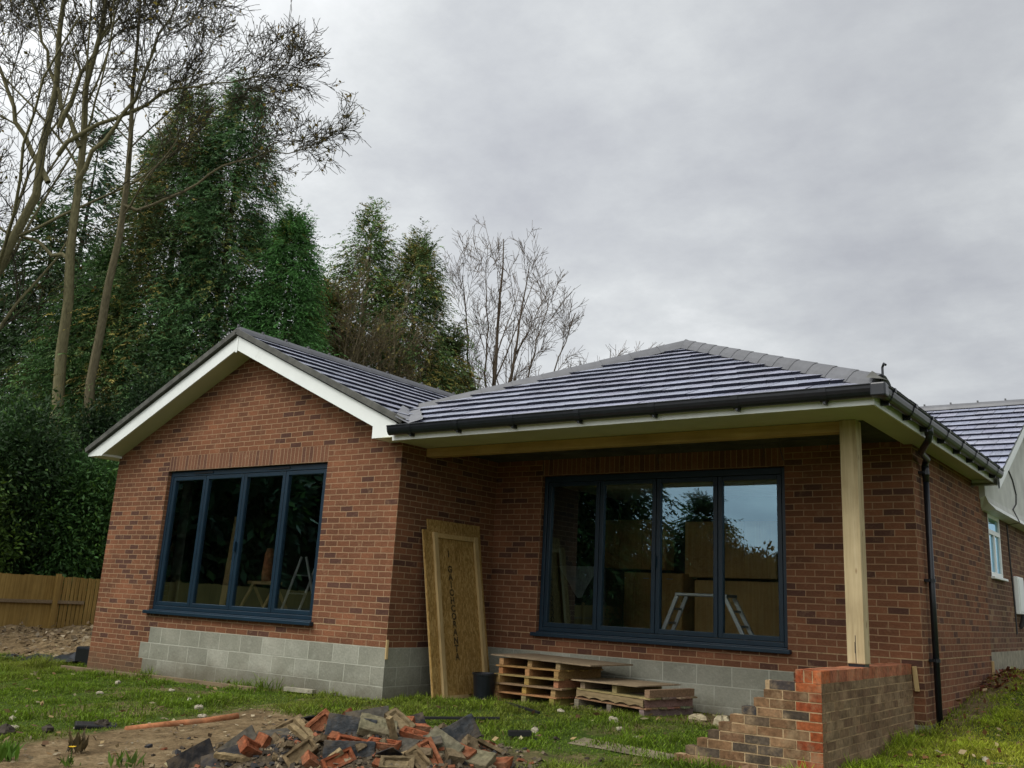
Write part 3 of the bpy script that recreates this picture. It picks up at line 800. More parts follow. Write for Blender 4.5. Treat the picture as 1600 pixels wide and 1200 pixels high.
for x in (.55, 1.28, 2.08, 2.95, 3.85, 4.75, 5.6): bracket(g_front, x, YFR-.004, True)
for y in (-.2, .55, 1.2, 1.95, 2.7, 3.4, 4.1, 4.8): bracket(g_side, XF+.004, y, False, y in (.55, 2.7))
mb = MB(); mb.box(XF+.004, XF+.14, YFR-.14, YFR-.02, GZ-.112, GZ+.012); mb.build('gutter_corner', M['black'], g_side, bevel=.015)
# downpipe with swan neck
mb = MB(); DY = 2.30; DX = XR+.062
mb.tube([(XF+.066, 1.30, GZ-.06), (XF+.066, 1.30, GZ-.16)], .044, 14)
mb.tube([(XF+.066, 1.30, GZ-.10), (XF+.066, 1.30, GZ-.165), (XF+.05, 1.34, GZ-.20), (XF-.0, 1.45, GZ-.215), (XF-.15, 1.85, GZ-.24), (DX+.05, 2.20, GZ-.262), (DX+.012, DY-.03, GZ-.285), (DX, DY, GZ-.33), (DX, DY, GZ-.5)], .035, 14)
mb.tube([(DX, DY, GZ-.36), (DX, DY, gz(DX, DY)-.1)], .033, 14)
mb.tube([(DX, DY, GZ-.31), (DX, DY, GZ-.44)], .040, 14)
dp = mb.build('downpipe', M['black'], house, smooth=True)
for z in (GZ-.40, 1.05, .22):
    mb = MB(); mb.tube([(DX, DY, z-.018), (DX, DY, z+.018)], .043, 14); mb.box(XR+.001, DX, DY-.075, DY+.075, z-.014, z+.014); mb.build('pipe_clip', M['black'], dp)
# post and beam
mb = MB(); mb.box(5.445, 5.612, .425, .592, .205, 2.506, (1, 1, 1)); post = mb.build('timber_post', M['oak'], house, bevel=.008)
mb = MB(); mb.box(5.525, 5.531, .4235, .4248, .21, .46); mb.box(5.519, 5.523, .4236, .4248, .30, .40); mb.build('split', M['dark'], post)
mb = MB(); mb.box(5.455, 5.602, .435, .582, .178, .205); mb.build('packer', M['black'], post)
mb = MB(); mb.box(.003, 5.443, .46, .60, 2.398, 2.506); mb.build('timber_beam', M['beam'], house, bevel=.006)
# loose wires under the porch
mb = MB(); rw = random.Random(5)
for i in range(9):
    x = 1.0+i*.5+rw.uniform(-.1, .1); y = rw.uniform(1.0, 1.9); L = rw.uniform(.06, .28)
    mb.tube([(x, y, 2.544), (x+rw.uniform(-.03, .03), y, 2.519-L*.5), (x+rw.uniform(-.05, .05), y, 2.519-L)], .004, 5)
mb.tube([(.6+i*.5, 1.5+.1*math.sin(i*2.), 2.53-.015*(i % 2)) for i in range(10)], .004, 5)
mb.build('hanging_wire', M['cable'], house)

# ------------------------------------------------------------------ old house behind
old = thing('old_bungalow', 'older brown brick house behind on the right with white rendered gable and tiled roof', 'house', (4, 10, 0))
OX = 5.72
mb = MB()
oy0, oy1 = YB, 13.2
wy0, wy1, wz0, wz1 = 6.22, 7.14, 1.29, 2.19
for (a, b, z0, z1) in ((oy0, wy0, .26, 2.35), (wy1, oy1, .26, 2.35), (wy0, wy1, .26, wz0), (wy0, wy1, wz1, 2.35)):
    mb.poly([(OX, a, z0), (OX, b, z0), (OX, b, z1), (OX, a, z1)])
mb.poly([(OX, wy0, wz0), (OX-.1, wy0, wz0), (OX-.1, wy0, wz1), (OX, wy0, wz1)]); mb.poly([(OX, wy1, wz0), (OX-.1, wy1, wz0), (OX-.1, wy1, wz1), (OX, wy1, wz1)][::-1])
mb.poly([(OX, wy0, wz1), (OX-.1, wy0, wz1), (OX-.1, wy1, wz1), (OX, wy1, wz1)])
mb.poly([(-6.2, 13.2, -1), (OX, 13.2, -1), (OX, 13.2, 2.6), (-6.2, 13.2, 2.6)][::-1])
mb.build('wall', M['old_brick'], old)
mb = MB(); mb.poly([(OX+.012, oy0, -1), (OX+.012, oy1, -1), (OX+.012, oy1, .26), (OX+.012, oy0, .26)]); mb.poly([(OX, oy0, .26), (OX+.012, oy0, .26), (OX+.012, oy1, .26), (OX, oy1, .26)][::-1]); mb.build('plinth', M['concrete'], old)
RY, RZ_ = 9.0, 4.30; OT = .452
def oz(y): return RZ_-OT*abs(y-RY)
# rendered gable with a bell-cast foot
mb = MB()
gx_ = OX+.10
prof = [(5.36, oz(5.36)-.12)]
P = [(gx_, 5.60, 2.36), (gx_, 5.60, oz(5.6)-.11), (gx_, RY, oz(RY)-.11), (gx_, 12.7, oz(12.7)-.11), (gx_, 12.7, 2.36)]
mb.poly(P[::-1])
mb.poly([(OX, 5.60, 2.30), (gx_, 5.60, 2.36), (gx_, 5.60, oz(5.6)-.11), (OX, 5.60, oz(5.6)-.11)][::-1])
ys = np.linspace(5.78, 12.7, 2)
mb.poly([(gx_, 5.60, 2.36), (gx_, 12.7, 2.36), (gx_+.02, 12.7, 2.27), (gx_+.02, 5.70, 2.27)][::-1])
mb.build('rendered_gable', M['render'], old)
mb = MB()
mb.poly([(gx_+.02, 5.70, 2.272), (gx_+.02, 12.7, 2.272), (gx_+.085, 12.7, 2.185), (gx_+.085, 5.86, 2.185)][::-1])
mb.poly([(gx_+.085, 5.86, 2.185), (gx_+.085, 12.7, 2.185), (OX-.01, 12.7, 2.175), (OX-.01, 5.86, 2.175)][::-1])
mb.poly([(OX-.01, 5.60, 2.33), (gx_, 5.60, 2.362), (gx_+.02, 5.70, 2.272), (gx_+.085, 5.86, 2.185), (OX-.01, 5.86, 2.175)])
mb.build('drip_moulding', M['upvc'], old)
# its roof
mb = MB(); L = (RY-5.08)/(1/math.hypot(1, OT)); cO = 1/math.hypot(1, OT)
tiles(mb, (0, 5.08, oz(5.08)), (1, 0, 0), (0, cO, OT*cO), lambda d: (-5.5, 6.10), 13, L/13, seed=9)
tiles(mb, (0, 12.92, oz(12.92)), (1, 0, 0), (0, -cO, OT*cO), lambda d: (-5.5, 6.10), 13, L/13, seed=10)
oroof = mb.build('roof', [M['tile'], M['tile_edge']], old)
ridge_run((-5.5, RY, RZ_+.035), (6.10, RY, RZ_+.035), parent=oroof, seg=.45, w=.12, h=.06)
mb = MB()
for a, b in ((5.06, RY), (12.9, RY)):
    za, zb_ = oz(a)-.055, oz(b)-.055
    y_, z_ = a, za
    mb.poly([(6.105, a, za+.05), (6.105, b, zb_+.05), (6.105, b, zb_-.09), (6.105, a, za-.09)] if a < b else [(6.105, a, za+.05), (6.105, a, za-.09), (6.105, b, zb_-.09), (6.105, b, zb_+.05)])
    mb.poly([(6.105, a, za-.09), (6.105, b, zb_-.09), (6.08, b, zb_-.09), (6.08, a, za-.09)])
    mb.poly([(6.08, a, za+.05), (6.08, b, zb_+.05), (6.08, b, zb_-.09), (6.08, a, za-.09)][::-1])
mb.build('bargeboard', M['upvc'], oroof)
mb = MB()
mb.poly([(OX-.1, 5.06, oz(5.06)-.10), (6.08, 5.06, oz(5.06)-.10), (6.08, RY, oz(RY)-.10), (OX-.1, RY, oz(RY)-.10)][::-1]); mb.poly([(OX-.1, RY, oz(RY)-.10), (6.08, RY, oz(RY)-.10), (6.08, 12.9, oz(12.9)-.10), (OX-.1, 12.9, oz(12.9)-.10)][::-1])
mb.build('soffit', M['soffit'], oroof)
# window
f = MB(); x0, x1 = OX-.055, OX-.004; t = .065
f.box(x0, x1, wy0+.003, wy0+t, wz0+.003, wz1-.003); f.box(x0, x1, wy1-t, wy1-.003, wz0+.003, wz1-.003)
f.box(x0, x1, wy0+t, wy1-t, wz0+.003, wz0+t); f.box(x0, x1, wy0+t, wy1-t, wz1-t, wz1-.003)
zm_ = wz0+.60; f.box(x0, x1, wy0+t, wy1-t, zm_, zm_+.07); f.box(x0, x1, (wy0+wy1)/2-.035, (wy0+wy1)/2+.035, wz0+t, zm_)
ow = f.build('window', M['upvc'], old, bevel=.006)
mb = MB(); mb.poly([(OX-.03, wy0+t, wz0+t), (OX-.03, wy1-t, wz0+t), (OX-.03, wy1-t, wz1-t), (OX-.03, wy0+t, wz1-t)]); mb.build('pane', M['glass'], ow)
mb = MB(); mb.box(OX-.004, OX+.055, wy0-.05, wy1+.05, wz0-.035, wz0+.0); mb.build('sill', M['upvc'], ow, bevel=.006)
mb = MB(); mb.poly([(OX-.6, wy0-.4, wz0-.4), (OX-.6, wy1+.4, wz0-.4), (OX-.6, wy1+.4, wz1+.3), (OX-.6, wy0-.4, wz1+.3)]); mb.build('inner_wall', M['plaster'], old)
# meter box, cable
mb = MB(); mb.box(OX+.001, OX+.07, 7.93, 8.42, .80, 1.37); mtb = mb.build('meter_box', M['upvc'], old, bevel=.012)
mb = MB(); mb.box(OX+.071, OX+.078, 7.97, 8.38, .84, 1.33); mb.build('door', M['upvc'], mtb, bevel=.003)
mb = MB(); mb.tube([(OX+.09, 8.16, .80), (OX+.03, 8.16, .62), (OX+.02, 8.16, .58)], [.05, .03, .012], 8); mb.build('pipe_boot', M['cable'], mtb)
mb = MB()
mb.tube([(gx_+.012, 7.4, 3.05), (gx_+.012, 7.9, 2.86), (gx_+.012, 8.12, 2.66), (gx_+.012, 8.05, 2.5), (gx_+.012, 7.72, 2.38), (gx_+.1, 7.68, 2.17), (OX+.012, 7.68, 2.14), (OX+.012, 7.74, 1.5), (OX+.012, 7.84, .9), (OX+.012, 7.84, .5)], .011, 6)
mb.build('cable', M['cable'], old)

# ------------------------------------------------------------------ unfinished dwarf wall
LW = thing('dwarf_wall', 'unfinished low brick wall with red quoins, racked back in steps, under the timber post', 'wall', (5.4, .4, -.6))
X1, Y0w, ZC = 5.623, -.835, .077
drab = [(.215, .145, .085), (.19, .125, .072), (.23, .16, .095), (.175, .11, .066)]
darkb = [(.085, .066, .050), (.11, .078, .052)]
browns = [(.17, .095, .05), (.20, .115, .06), (.145, .08, .045), (.22, .13, .07)]
redb = [(.33, .085, .03), (.29, .07, .028), (.36, .105, .04)]
left_x = [5.13, 5.13, 5.04, 4.93, 4.825, 4.72, 4.62, 4.52, 4.41, 4.30, 4.19, 4.08]
bw = MB(); qn = MB(); mo = MB()
rb = random.Random(3)
def brick(mbx, x0, x1, y0, y1, z0, col, cx=None, h=.065):
    j = lambda: rb.uniform(-.0022, .0022)
    k = rb.uniform(.85, 1.15); c = tuple(v*k for v in col)
    mbx.box(x0+j(), x1+j(), y0+j(), y1+j(), z0+j(), z0+h+j(), c, cx=cx)
for i in range(12):
    z0 = ZC-.065-.075*i-.002
    # front leaf
    head = (i % 2 == 1)
    qx0 = X1-(.102 if head else .215)
    dr = rb.choice(drab)
    if head: brick(qn, qx0, X1, Y0w, Y0w+.215, z0, rb.choice(redb), cx=dr)
    else: brick(qn, qx0, X1, Y0w, Y0w+.1025, z0, rb.choice(redb), cx=dr)
    x = qx0-.010
    xl = left_x[i]
    while x-xl > .05:
        w = min(.215, x-xl)
        if x-w-xl < .05 and w > .2: w = x-xl
        if w > .25: w = .215
        c = rb.choice(browns+browns+darkb)
        if i == 0 and abs(x-w-xl) < .02: c = (.44, .27, .13)
        if i == 0 and w > .2: c = (.06, .05, .048)
        if i == 3 and abs(x-w-xl) < .02: c = (.05, .047, .05)
        brick(bw, x-w, x, Y0w, Y0w+.1025, z0, c)
        x -= w+.010
    xm = xl+.012 if xl < X1-.3 else qx0
    mo.box(xm, X1-.005, Y0w+.0035, Y0w+.096, z0-.0105, z0+.0655-.001)
    # return leaf facing +X
    y = Y0w+(.215 if head else .1025)+.010
    first = True
    while y < D-.02:
        w = min(.215, D-.012-y)
        if w < .03: break
        brick(bw, X1-.1025, X1, y, y+w, z0, rb.choice(drab))
        # inner face of the one-brick wall
        brick(bw, X1-.215, X1-.1125, y, y+w, z0, rb.choice(browns))
        y += w+.010
    mo.box(X1-.205, X1-.0035, Y0w+.11, D-.003, z0-.0105, z0+.0645)
# coping of bricks on edge
x = X1-.215
for k in range(3):
    brick(qn, X1-.215+k*.0735, X1-.215+k*.0735+.065+(.003 if k == 2 else 0), Y0w, Y0w+.215, ZC+.003, rb.choice(redb), h=.0985)
y = Y0w+.225
pinkred = [(.34, .12, .06), (.30, .11, .06), (.36, .14, .075)]
while y < D-.02:
    w = min(.215, D-.01-y)
    if w < .03: break
    brick(qn, X1-.065, X1, y, y+w, ZC+.003, rb.choice(pinkred), h=.0985)
    brick(qn, X1-.140, X1-.075, y, y+w, ZC+.003, rb.choice(pinkred), h=.0985)
    brick(qn, X1-.215, X1-.150, y, y+w, ZC+.003, rb.choice(pinkred), h=.0985)
    y += w+.010
mo.box(X1-.210, X1-.0035, Y0w+.004, D-.006, ZC-.008, ZC+.0985)
bw.build('brickwork', M['lowbrick'], LW)
qn.build('quoin', M['lowbrick'], LW)
mo.build('mortar', M['mortar'], LW)

# ------------------------------------------------------------------ things by the wall
def osb_sheet(mb, y0, y1, xb, xt, z0, z1, th, tilt=0.):
    """sheet leaning on the return wall (plane x=0): bottom edge at xb, top at xt"""
    P = [Vector((xb, y0, z0)), Vector((xb, y1, z0)), Vector((xt, y1+tilt, z1)), Vector((xt, y0+tilt, z1))]
    n = (P[1]-P[0]).cross(P[3]-P[0]).normalized()
    if n.x < 0: n = -n
    Q = [p+n*th for p in P]
    mb.faces([tuple(p) for p in P+Q], [(0, 3, 2, 1), (4, 5, 6, 7), (0, 1, 5, 4), (1, 2, 6, 5), (2, 3, 7, 6), (3, 0, 4, 7)])
    return Q, n
bz = gz(.3, 1.)
mb = MB(); osb_sheet(mb, .60, 1.70, .30, .012, bz-.01, 1.60, .018, -.05)
tag(mb.build('particle_board', M['osb'], None, (.2, 1, bz)), 'taller bare chipboard sheet leaning in the corner behind the framed panel', 'board')
t = thing('framed_panel', 'chipboard panel with raised batten frame and stencilled black letters leaning in the corner', 'panel', (.3, 1., bz))
mb = MB(); Q, nn = osb_sheet(mb, .50, 1.66, .37, .045, bz-.01, 1.46, .02, -.05); mb.build('sheet', M['osb'], t)
Qbl, Qbr, Qtr, Qtl = Q[0], Q[1], Q[2], Q[3]
def onp(u, v, e=0.): # point on the panel face, u across 0..1 from the left, v up 0..1
    a = Qbl.lerp(Qbr, u); b = Qtl.lerp(Qtr, u)
    return a.lerp(b, v)+nn*e
for (ua, va_, ub, vb_) in ((.17, .0, .17, .985), (.90, .0, .90, .985)):
    mb = MB(); mb.bar(onp(ua, va_, .018), onp(ub, vb_, .018), .07, .036, up=nn); mb.build('batten', M['pale_wood'], t)
mb = MB(); mb.bar(onp(.205, .968, .015), onp(.862, .968, .015), .06, .03, up=nn); mb.build('batten', M['beam'], t)
mb = MB(); mb.bar(onp(.205, .012, .015), onp(.862, .012, .015), .05, .03, up=nn); mb.build('batten', M['pale_wood'], t)
mb = MB(); mb.bar(onp(.02, .0, -.03), onp(.02, 1., -.03), .035, .016, up=nn); mb.build('edge_strip', M['beam'], t)
# stencilled letters running down the panel
for k, ch in enumerate('I GAIOHCORANTA'):
    if ch == ' ': continue
    cu = bpy.data.curves.new('letter', 'FONT'); cu.body = ch; cu.size = .115; cu.offset = .006; cu.align_x = 'CENTER'; cu.align_y = 'CENTER'
    tmp = bpy.data.objects.new('tmp', cu); C.objects.link(tmp)
    dg = bpy.context.evaluated_depsgraph_get(); me = bpy.data.meshes.new_from_object(tmp.evaluated_get(dg))
    bpy.data.objects.remove(tmp); me.materials.append(M['ink'])
    c = onp(.40+.003*k, .86-.0475*k, .004)
    ex = (Qbr-Qbl).normalized(); ey = (Qtl-Qbl).normalized()
    Mx = Matrix(((ex.x, ey.x, nn.x, c.x), (ex.y, ey.y, nn.y, c.y), (ex.z, ey.z, nn.z, c.z), (0, 0, 0, 1)))
    me.transform(Matrix.Translation(-origin_of(t)) @ Mx)
    o = link_mesh(me, 'letter', t)
# bucket
bx, by = .72, 1.06; bzz = gz(bx, by)
t = thing('bucket', 'black plastic builder\'s bucket standing between the leaning panel and the pallets', 'bucket', (bx, by, bzz))
mb = MB(); mb.lathe([(.0, .0), (.112, .0), (.118, .01), (.148, .30), (.158, .302), (.158, .322), (.146, .322), (.112, .02), (0, .02)], (bx, by, bzz), 28); mb.build('tub', M['black'], t, smooth=False)
mb = MB(); mb.tube([(bx+.155*math.cos(a), by+.155*math.sin(a), bzz+.315-.03*math.sin((a-.2)/PI*PI)) for a in np.linspace(.2, PI+.2, 12)], .004, 6); mb.build('handle', M['alu'], t)

# pallets: bearers run back, boards run across, built around a local origin
def pallet(name, label, w, d, loc, rz, tone, tilt=(0, 0), group='pallets stacked against the house', boards=7, seed=0, h=.082, top=False):
    t = thing(name, label, 'pallet', loc, group); t.rotation_euler = (tilt[0], tilt[1], rz)
    rs = random.Random(seed)
    wood = lambda: tuple(v*rs.uniform(.75, 1.2) for v in tone)
    mb = MB(); bwid = .095; gap = (d-boards*bwid)/(boards-1)
    zb0 = 0. if not top else h+.002
    for i in range(boards):
        y = -d/2+i*(bwid+gap); e = rs.uniform(-.03, .03)
        mb.box(-w/2-.02+e, w/2+.02+e+rs.uniform(-.02, .02), y, y+bwid, zb0, zb0+.018, wood())
    mb.build('deck', M['pallet'], t, local=True)
    z0 = .020 if not top else 0.
    for x in (-w/2+.05, 0, w/2-.05):
        mb = MB(); mb.box(x-.035, x+.035, -d/2+.01+rs.uniform(-.01, .02), d/2-.01, z0, z0+h-.002, wood()); mb.build('bearer', M['pallet'], t, local=True)
    return t
tone1 = (.33, .215, .085); tone2 = (.27, .20, .12); tone3 = (.19, .165, .125)
px1, py1, rz1 = 1.36, 1.515, math.radians(-6)
z = gz(1.0, 1.2)-.012
lab = ['bottom pallet of the taller stack, resting on the grass', 'second pallet up in the taller stack beside the bucket', 'middle pallet of the taller stack beside the bucket', 'second pallet down in the taller stack beside the bucket', 'top pallet of the taller stack, carrying a plywood sheet']
for i in range(5):
    pallet('pallet', lab[i], 1.02, .84, (px1+[-.03, -.02, .0, .02, .03][i], py1+[0, .01, -.01, 0, .01][i], z), rz1+random.uniform(-.015, .015), tone1, (0, -.012), seed=i)
    z += .1035
# plywood sheet on top
o = MB(); o.box(-.62, .98, -.44, .40, 0, .016, (.24, .18, .115))
sh = o.build('plywood_sheet', M['pallet'], None, local=True); sh.location = (px1+.02, py1+.02, z+.006); sh.rotation_euler = (0, .012, rz1-.01)
tag(sh, 'weathered plywood sheet lying on top of the taller pallet stack', 'board')
px2, py2, rz2 = 2.62, 1.44, math.radians(-13)
z = gz(2.6, 1.2)-.012
lab = ['grey bottom pallet of the lower stack, right of the taller one', 'scalloped solid-sided middle pallet of the lower stack', 'pale top pallet of the lower stack under a thin sheet']
pallet('pallet', lab[0], 1.12, .86, (px2, py2, z), rz2, tone3, (.0, .01), seed=11); z += .104
# scalloped board
pt = pallet('pallet', lab[1], 1.08, .84, (px2+.02, py2, z), rz2-.02, tone2, (0, .01), seed=12)
mb = MB()
n = 30; top = []; bot = []
for k in range(n+1):
    x = -.53+1.06*k/n; bot.append((x, -.435, .022+.022*abs(math.sin(k/n*PI*5)))); top.append((x, -.435, .1))
for k in range(n):
    mb.poly([bot[k], bot[k+1], top[k+1], top[k]], (.26, .19, .10)); mb.poly([(x, y+.02, zz_) for x, y, zz_ in (bot[k], bot[k+1], top[k+1], top[k])][::-1], (.26, .19, .10))
    mb.poly([bot[k], (bot[k][0], -.415, bot[k][2]), (bot[k+1][0], -.415, bot[k+1][2]), bot[k+1]], (.2, .15, .08)); mb.poly([top[k], top[k+1], (top[k+1][0], -.415, .1), (top[k][0], -.415, .1)], (.26, .19, .1))
mb.build('side_board', M['pallet'], pt, local=True)
z += .104
pallet('pallet', lab[2], 1.06, .84, (px2+.05, py2-.0, z), rz2+.03, tone2, (0, .012), seed=13); z += .106
o = MB(); o.box(-.58, .40, -.44, .38, 0, .012, (.30, .225, .14)); sh = o.build('plywood_sheet', M['pallet'], None, local=True); sh.location = (px2+.0, py2, z+.004); sh.rotation_euler = (0, -.01, rz2+.07)
tag(sh, 'thin pale plywood sheet lying on the lower pallet stack', 'board')

# small timber pegs
def plank(name, label, p, q, w, h, mat, cat='timber', up=(0, 0, 1)):
    mid = (Vector(p)+Vector(q))/2
    mb = MB(); mb.bar(p, q, w, h, up); return tag(mb.build(name, mat, None, tuple(mid), bevel=.003), label, cat)
plank('timber_peg', 'short timber peg fixed upright on the block corner left of the leaning panel', (.035, -.016, -.13), (.03, -.014, .095), .03, .03, M['pale_wood'])
plank('timber_peg', 'short pale batten fixed upright on the brick corner beside the downpipe', (5.67, D-.02, -.09), (5.65, D-.016, .16), .045, .03, M['pale_wood'], up=(0, 1, 0))
plank('timber_peg', 'small batten standing at the far end of the side wall above dry leaves', (XR+.02, YB-.06, gz(XR+.1, YB)-.05), (XR+.02, YB-.06, .15), .04, .03, M['pale_wood'])
for k, (xa_, xb_) in enumerate(((-6.7, -4.4), (-4.35, -1.9))):
    ya, yb = -.16-.02*k, -.20-.12*k
    plank('formwork_board', ['long muddy formwork board along the foot of the left brick corner', 'muddy formwork board along the foot of the grey block plinth'][k], (xa_, ya, gz(xa_, ya)+.0), (xb_, yb, gz(xb_, yb)-.005), .06, .12, M['plank'], 'board')
t = tag(plank('concrete_lump', 'flat pale concrete offcut lying against the grey block plinth', (-1.55, -.13, gz(-1.5, -.1)+.04), (-1.0, -.15, gz(-1, -.1)+.04), .07, .05, M['concrete'], 'rubble'))
# black tub at far left corner + dark sheet
bx, by = -6.95, .55; bzz = gz(bx, by)
mb = MB(); mb.box(bx-.32, bx+.32, by-.2, by+.25, bzz-.03, bzz+.27); tag(mb.build('plastic_crate', M['black'], None, (bx, by, bzz), bevel=.03), 'black plastic crate by the left brick corner of the house', 'crate')
mb = MB(); n = 14
for i in range(n):
    for j in range(3):
        f_ = lambda a, b: (-10.4+a*.24+.03*math.sin(a*2.1+b), .28+a*.02-b*.13+.05*math.sin(a*1.3), gz(-10.4+a*.24, .28+a*.02-b*.13)+.04+.03*math.sin(a*1.7+b*1.1))
        mb.poly([f_(i, j), f_(i+1, j), f_(i+1, j+1), f_(i, j+1)])
tag(mb.build('plastic_membrane', M['black'], None, (-8.7, .4, -.7)), 'strip of black damp-proof membrane along the edge of the soil heap', 'membrane')
# clay pipe
mb = MB(); pts = [(-.62, -2.95), (-.55, -2.5), (-.47, -2.15), (-.40, -1.78)]
mb.tube([(x, y, gz(x, y)+.004+.010*(k % 2)) for k, (x, y) in enumerate(pts)], [.036, .036, .040, .036], 12)
tag(mb.build('clay_pipe', M['terracotta'], None, (-.5, -2.4, gz(-.5, -2.4)), smooth=True), 'broken orange clay pipe lying along the edge of the bare earth', 'pipe')
mb = MB(); mb.box(-.24, .16, -.08, .08, 0, .055); o = mb.build('dark_block', M['dark'], None, local=True, bevel=.015); o.location = (-.98, -3.0, gz(-.98, -3.0)-.015); o.rotation_euler = (.12, .05, math.radians(62)); tag(o, 'blackened timber block at the end of the clay pipe', 'timber')
plank('dark_batten', 'thin dark batten lying in the grass behind the rubble heap', (1.45, -.95, gz(1.4, -.9)+.06), (2.1, -.45, gz(2.1, -.4)+.06), .05, .025, M['dark'])
plank('dark_batten', 'thin dark batten lying in the grass in front of the taller pallet stack', (1.45, .55, gz(1.4, .5)+.055), (2.25, .05, gz(2.2, 0)+.055), .03, .025, M['dark'])
plank('dark_batten', 'stub of dark batten in the grass to the right of the rubble heap', (2.62, -1.0, gz(2.6, -1)+.06), (2.78, -.85, gz(2.7, -.9)+.06), .09, .05, M['dark'])
# flush concrete strip in the lawn by the dwarf wall
mb = MB()
for k in range(8):
    xa_, xb_ = 3.15+k*.14, 3.15+(k+1)*.14
    mb.poly([(xa_, -.78-.02*k, gz(xa_, -.8)+.006), (xb_, -.80-.02*k, gz(xb_, -.8)+.006), (xb_, -.50-.03*k, gz(xb_, -.55)+.012), (xa_, -.47-.03*k, gz(xa_, -.5)+.012)])
tag(mb.build('path', mat_plain('earthy_concrete', (.17, .145, .095), .95, .1, nscale=7, namt=.45, bstr=.5)), kind='structure')
# slab edge at lower left
mb = MB(); o = MB()

# ------------------------------------------------------------------ rooms: what shows through the glass
def wall_unit(name, label, x0, x1, y0, y1, z0, z1, doors, drawers=0, handles=True):
    t = thing(name, label, 'cabinet', ((x0+x1)/2, (y0+y1)/2, z0))
    mb = MB(); mb.box(x0, x1, y0+.022, y1, z0, z1); mb.build('carcass', M['cabinet'], t)
    n = doors; w = (x1-x0)/n; zt_ = z1-(.17 if drawers else 0)
    for i in range(n):
        a, b = x0+i*w+.004, x0+(i+1)*w-.004
        mb = MB(); mb.box(a, b, y0, y0+.02, z0+.004, zt_-.004)
        s = .07
        d_ = mb.build('door', M['cabinet'], t, bevel=.003)
        mb = MB(); mb.box(a+s, b-s, y0-.006, y0-.001, z0+s, zt_-s); mb.build('raised_panel', M['cabinet'], d_, bevel=.002)
        if drawers:
            mb = MB(); mb.box(a, b, y0, y0+.02, zt_+.002, z1-.004); d_ = mb.build('drawer', M['cabinet'], t, bevel=.003)
            mb = MB(); mb.tube([((a+b)/2-.05, y0-.003, z1-.09), ((a+b)/2-.04, y0-.025, z1-.09), ((a+b)/2+.04, y0-.025, z1-.09), ((a+b)/2+.05, y0-.003, z1-.09)], .006, 6); mb.build('handle', M['alu'], d_)
    return t
wall_unit('wall_cabinet', 'pine wall cabinet left of the gap, seen through the middle of the porch window', -.25, 1.03, 5.30, 5.6, 1.235, 2.04, 3)
wall_unit('base_cabinet', 'pine base cabinet with drawers seen through the porch window behind the trestle', -.25, 1.45, 5.05, 5.6, .23, 1.17, 4, 1)
wall_unit('wall_cabinet', 'pine wall cabinet seen through the rightmost panes of the porch window', 1.37, 2.9, 5.30, 5.6, 1.13, 2.0, 3)
mb = MB(); mb.box(1.62, 3.1, 5.15, 5.17, .23, 1.08); tag(mb.build('wooden_panel', M['cabinet'], None, (2.3, 5.15, .23)), 'tall pine panel standing behind the trestle in the porch room', 'panel')
t = thing('trestle', 'aluminium work platform with splayed legs inside the porch window', 'platform', (2.75, 3.2, .22))
mb = MB(); mb.box(2.33, 3.08, 3.05, 3.40, .80, .84); mb.build('platform', M['alu'], t, bevel=.008)
for (xa_, xb_) in ((2.36, 2.10), (3.05, 3.36)):
    for y in (3.07, 3.36):
        mb = MB(); mb.bar((xa_, y, .80), (xb_, y, .22), .05, .03, (0, 1, 0)); mb.build('leg', M['alu'], t)
    for k in (.3, .62):
        xm = xa_+(xb_-xa_)*k; mb = MB(); mb.bar((xm, 3.07, .80-.58*k), (xm, 3.36, .80-.58*k), .03, .03); mb.build('rung', M['alu'], t)
# dust sheet on a dark appliance
mb = MB(); mb.box(.35, 1.25, 3.05, 3.6, .22, 1.14); tag(mb.build('appliance', M['dark'], None, (.8, 3.3, .22), bevel=.02), 'dark kitchen appliance under a pale cloth, in the leftmost pane of the porch window', 'appliance')
mb = MB()
n = 10
for i in range(n):
    a, b = i/n, (i+1)/n
    def pt(u, v):
        x = .46+.68*u; tip = 1-abs(u-.55)/.55 if u < .55 else 1-(u-.55)/.45
        return (x, 3.036-.012*math.sin(u*19)*v-.01, 1.155-.49*tip*v)
    for j in range(4):
        v0, v1 = j/4, (j+1)/4
        mb.poly([pt(a, v0), pt(b, v0), pt(b, v1), pt(a, v1)])
    mb.poly([pt(a, 0), (pt(a, 0)[0], 3.5, 1.15), (pt(b, 0)[0], 3.5, 1.15), pt(b, 0)])
tag(mb.build('dust_sheet', M['cloth'], None, (.8, 3.2, 1.14)), 'pale cloth hanging in a triangle inside the leftmost pane of the porch window', 'cloth')
# gable room
mb = MB(); mb.bar((-5.17, .50, .22), (-5.17, .50, 2.3), .27, .02, up=(.85, -.53, 0)); tag(mb.build('plasterboard_strip', M['board_white'], None, (-5.17, .50, .22)), 'tall pale plasterboard strip standing inside the left pane of the gable window', 'board')
plank('timber_plank', 'pale timber plank leaning inside the first pane of the gable window', (-4.62, 1.1, .22), (-4.75, 1.3, 1.75), .09, .03, M['pale_wood'])
t = thing('step_ladder', 'aluminium stepladder standing open inside the right half of the gable window', 'ladder', (-2.8, 1.3, .22))
for s, y in ((-1, 1.2), (-1, 1.55), (1, 1.2), (1, 1.55)):
    mb = MB(); mb.bar((-2.95+s*.05, y, 1.12), (-2.95+s*.42, y, .22), .035, .02, (0, 1, 0)); mb.build('leg', M['alu'], t)
for k in (.3, .6, .9):
    mb = MB(); mb.bar((-2.95-.05-.37*k, 1.2, 1.12-.9*k), (-2.95-.05-.37*k, 1.55, 1.12-.9*k), .06, .02); mb.build('tread', M['alu'], t)
t = thing('sawhorse', 'timber sawhorse inside the second pane of the gable window', 'trestle', (-4.3, 1.7, .22))
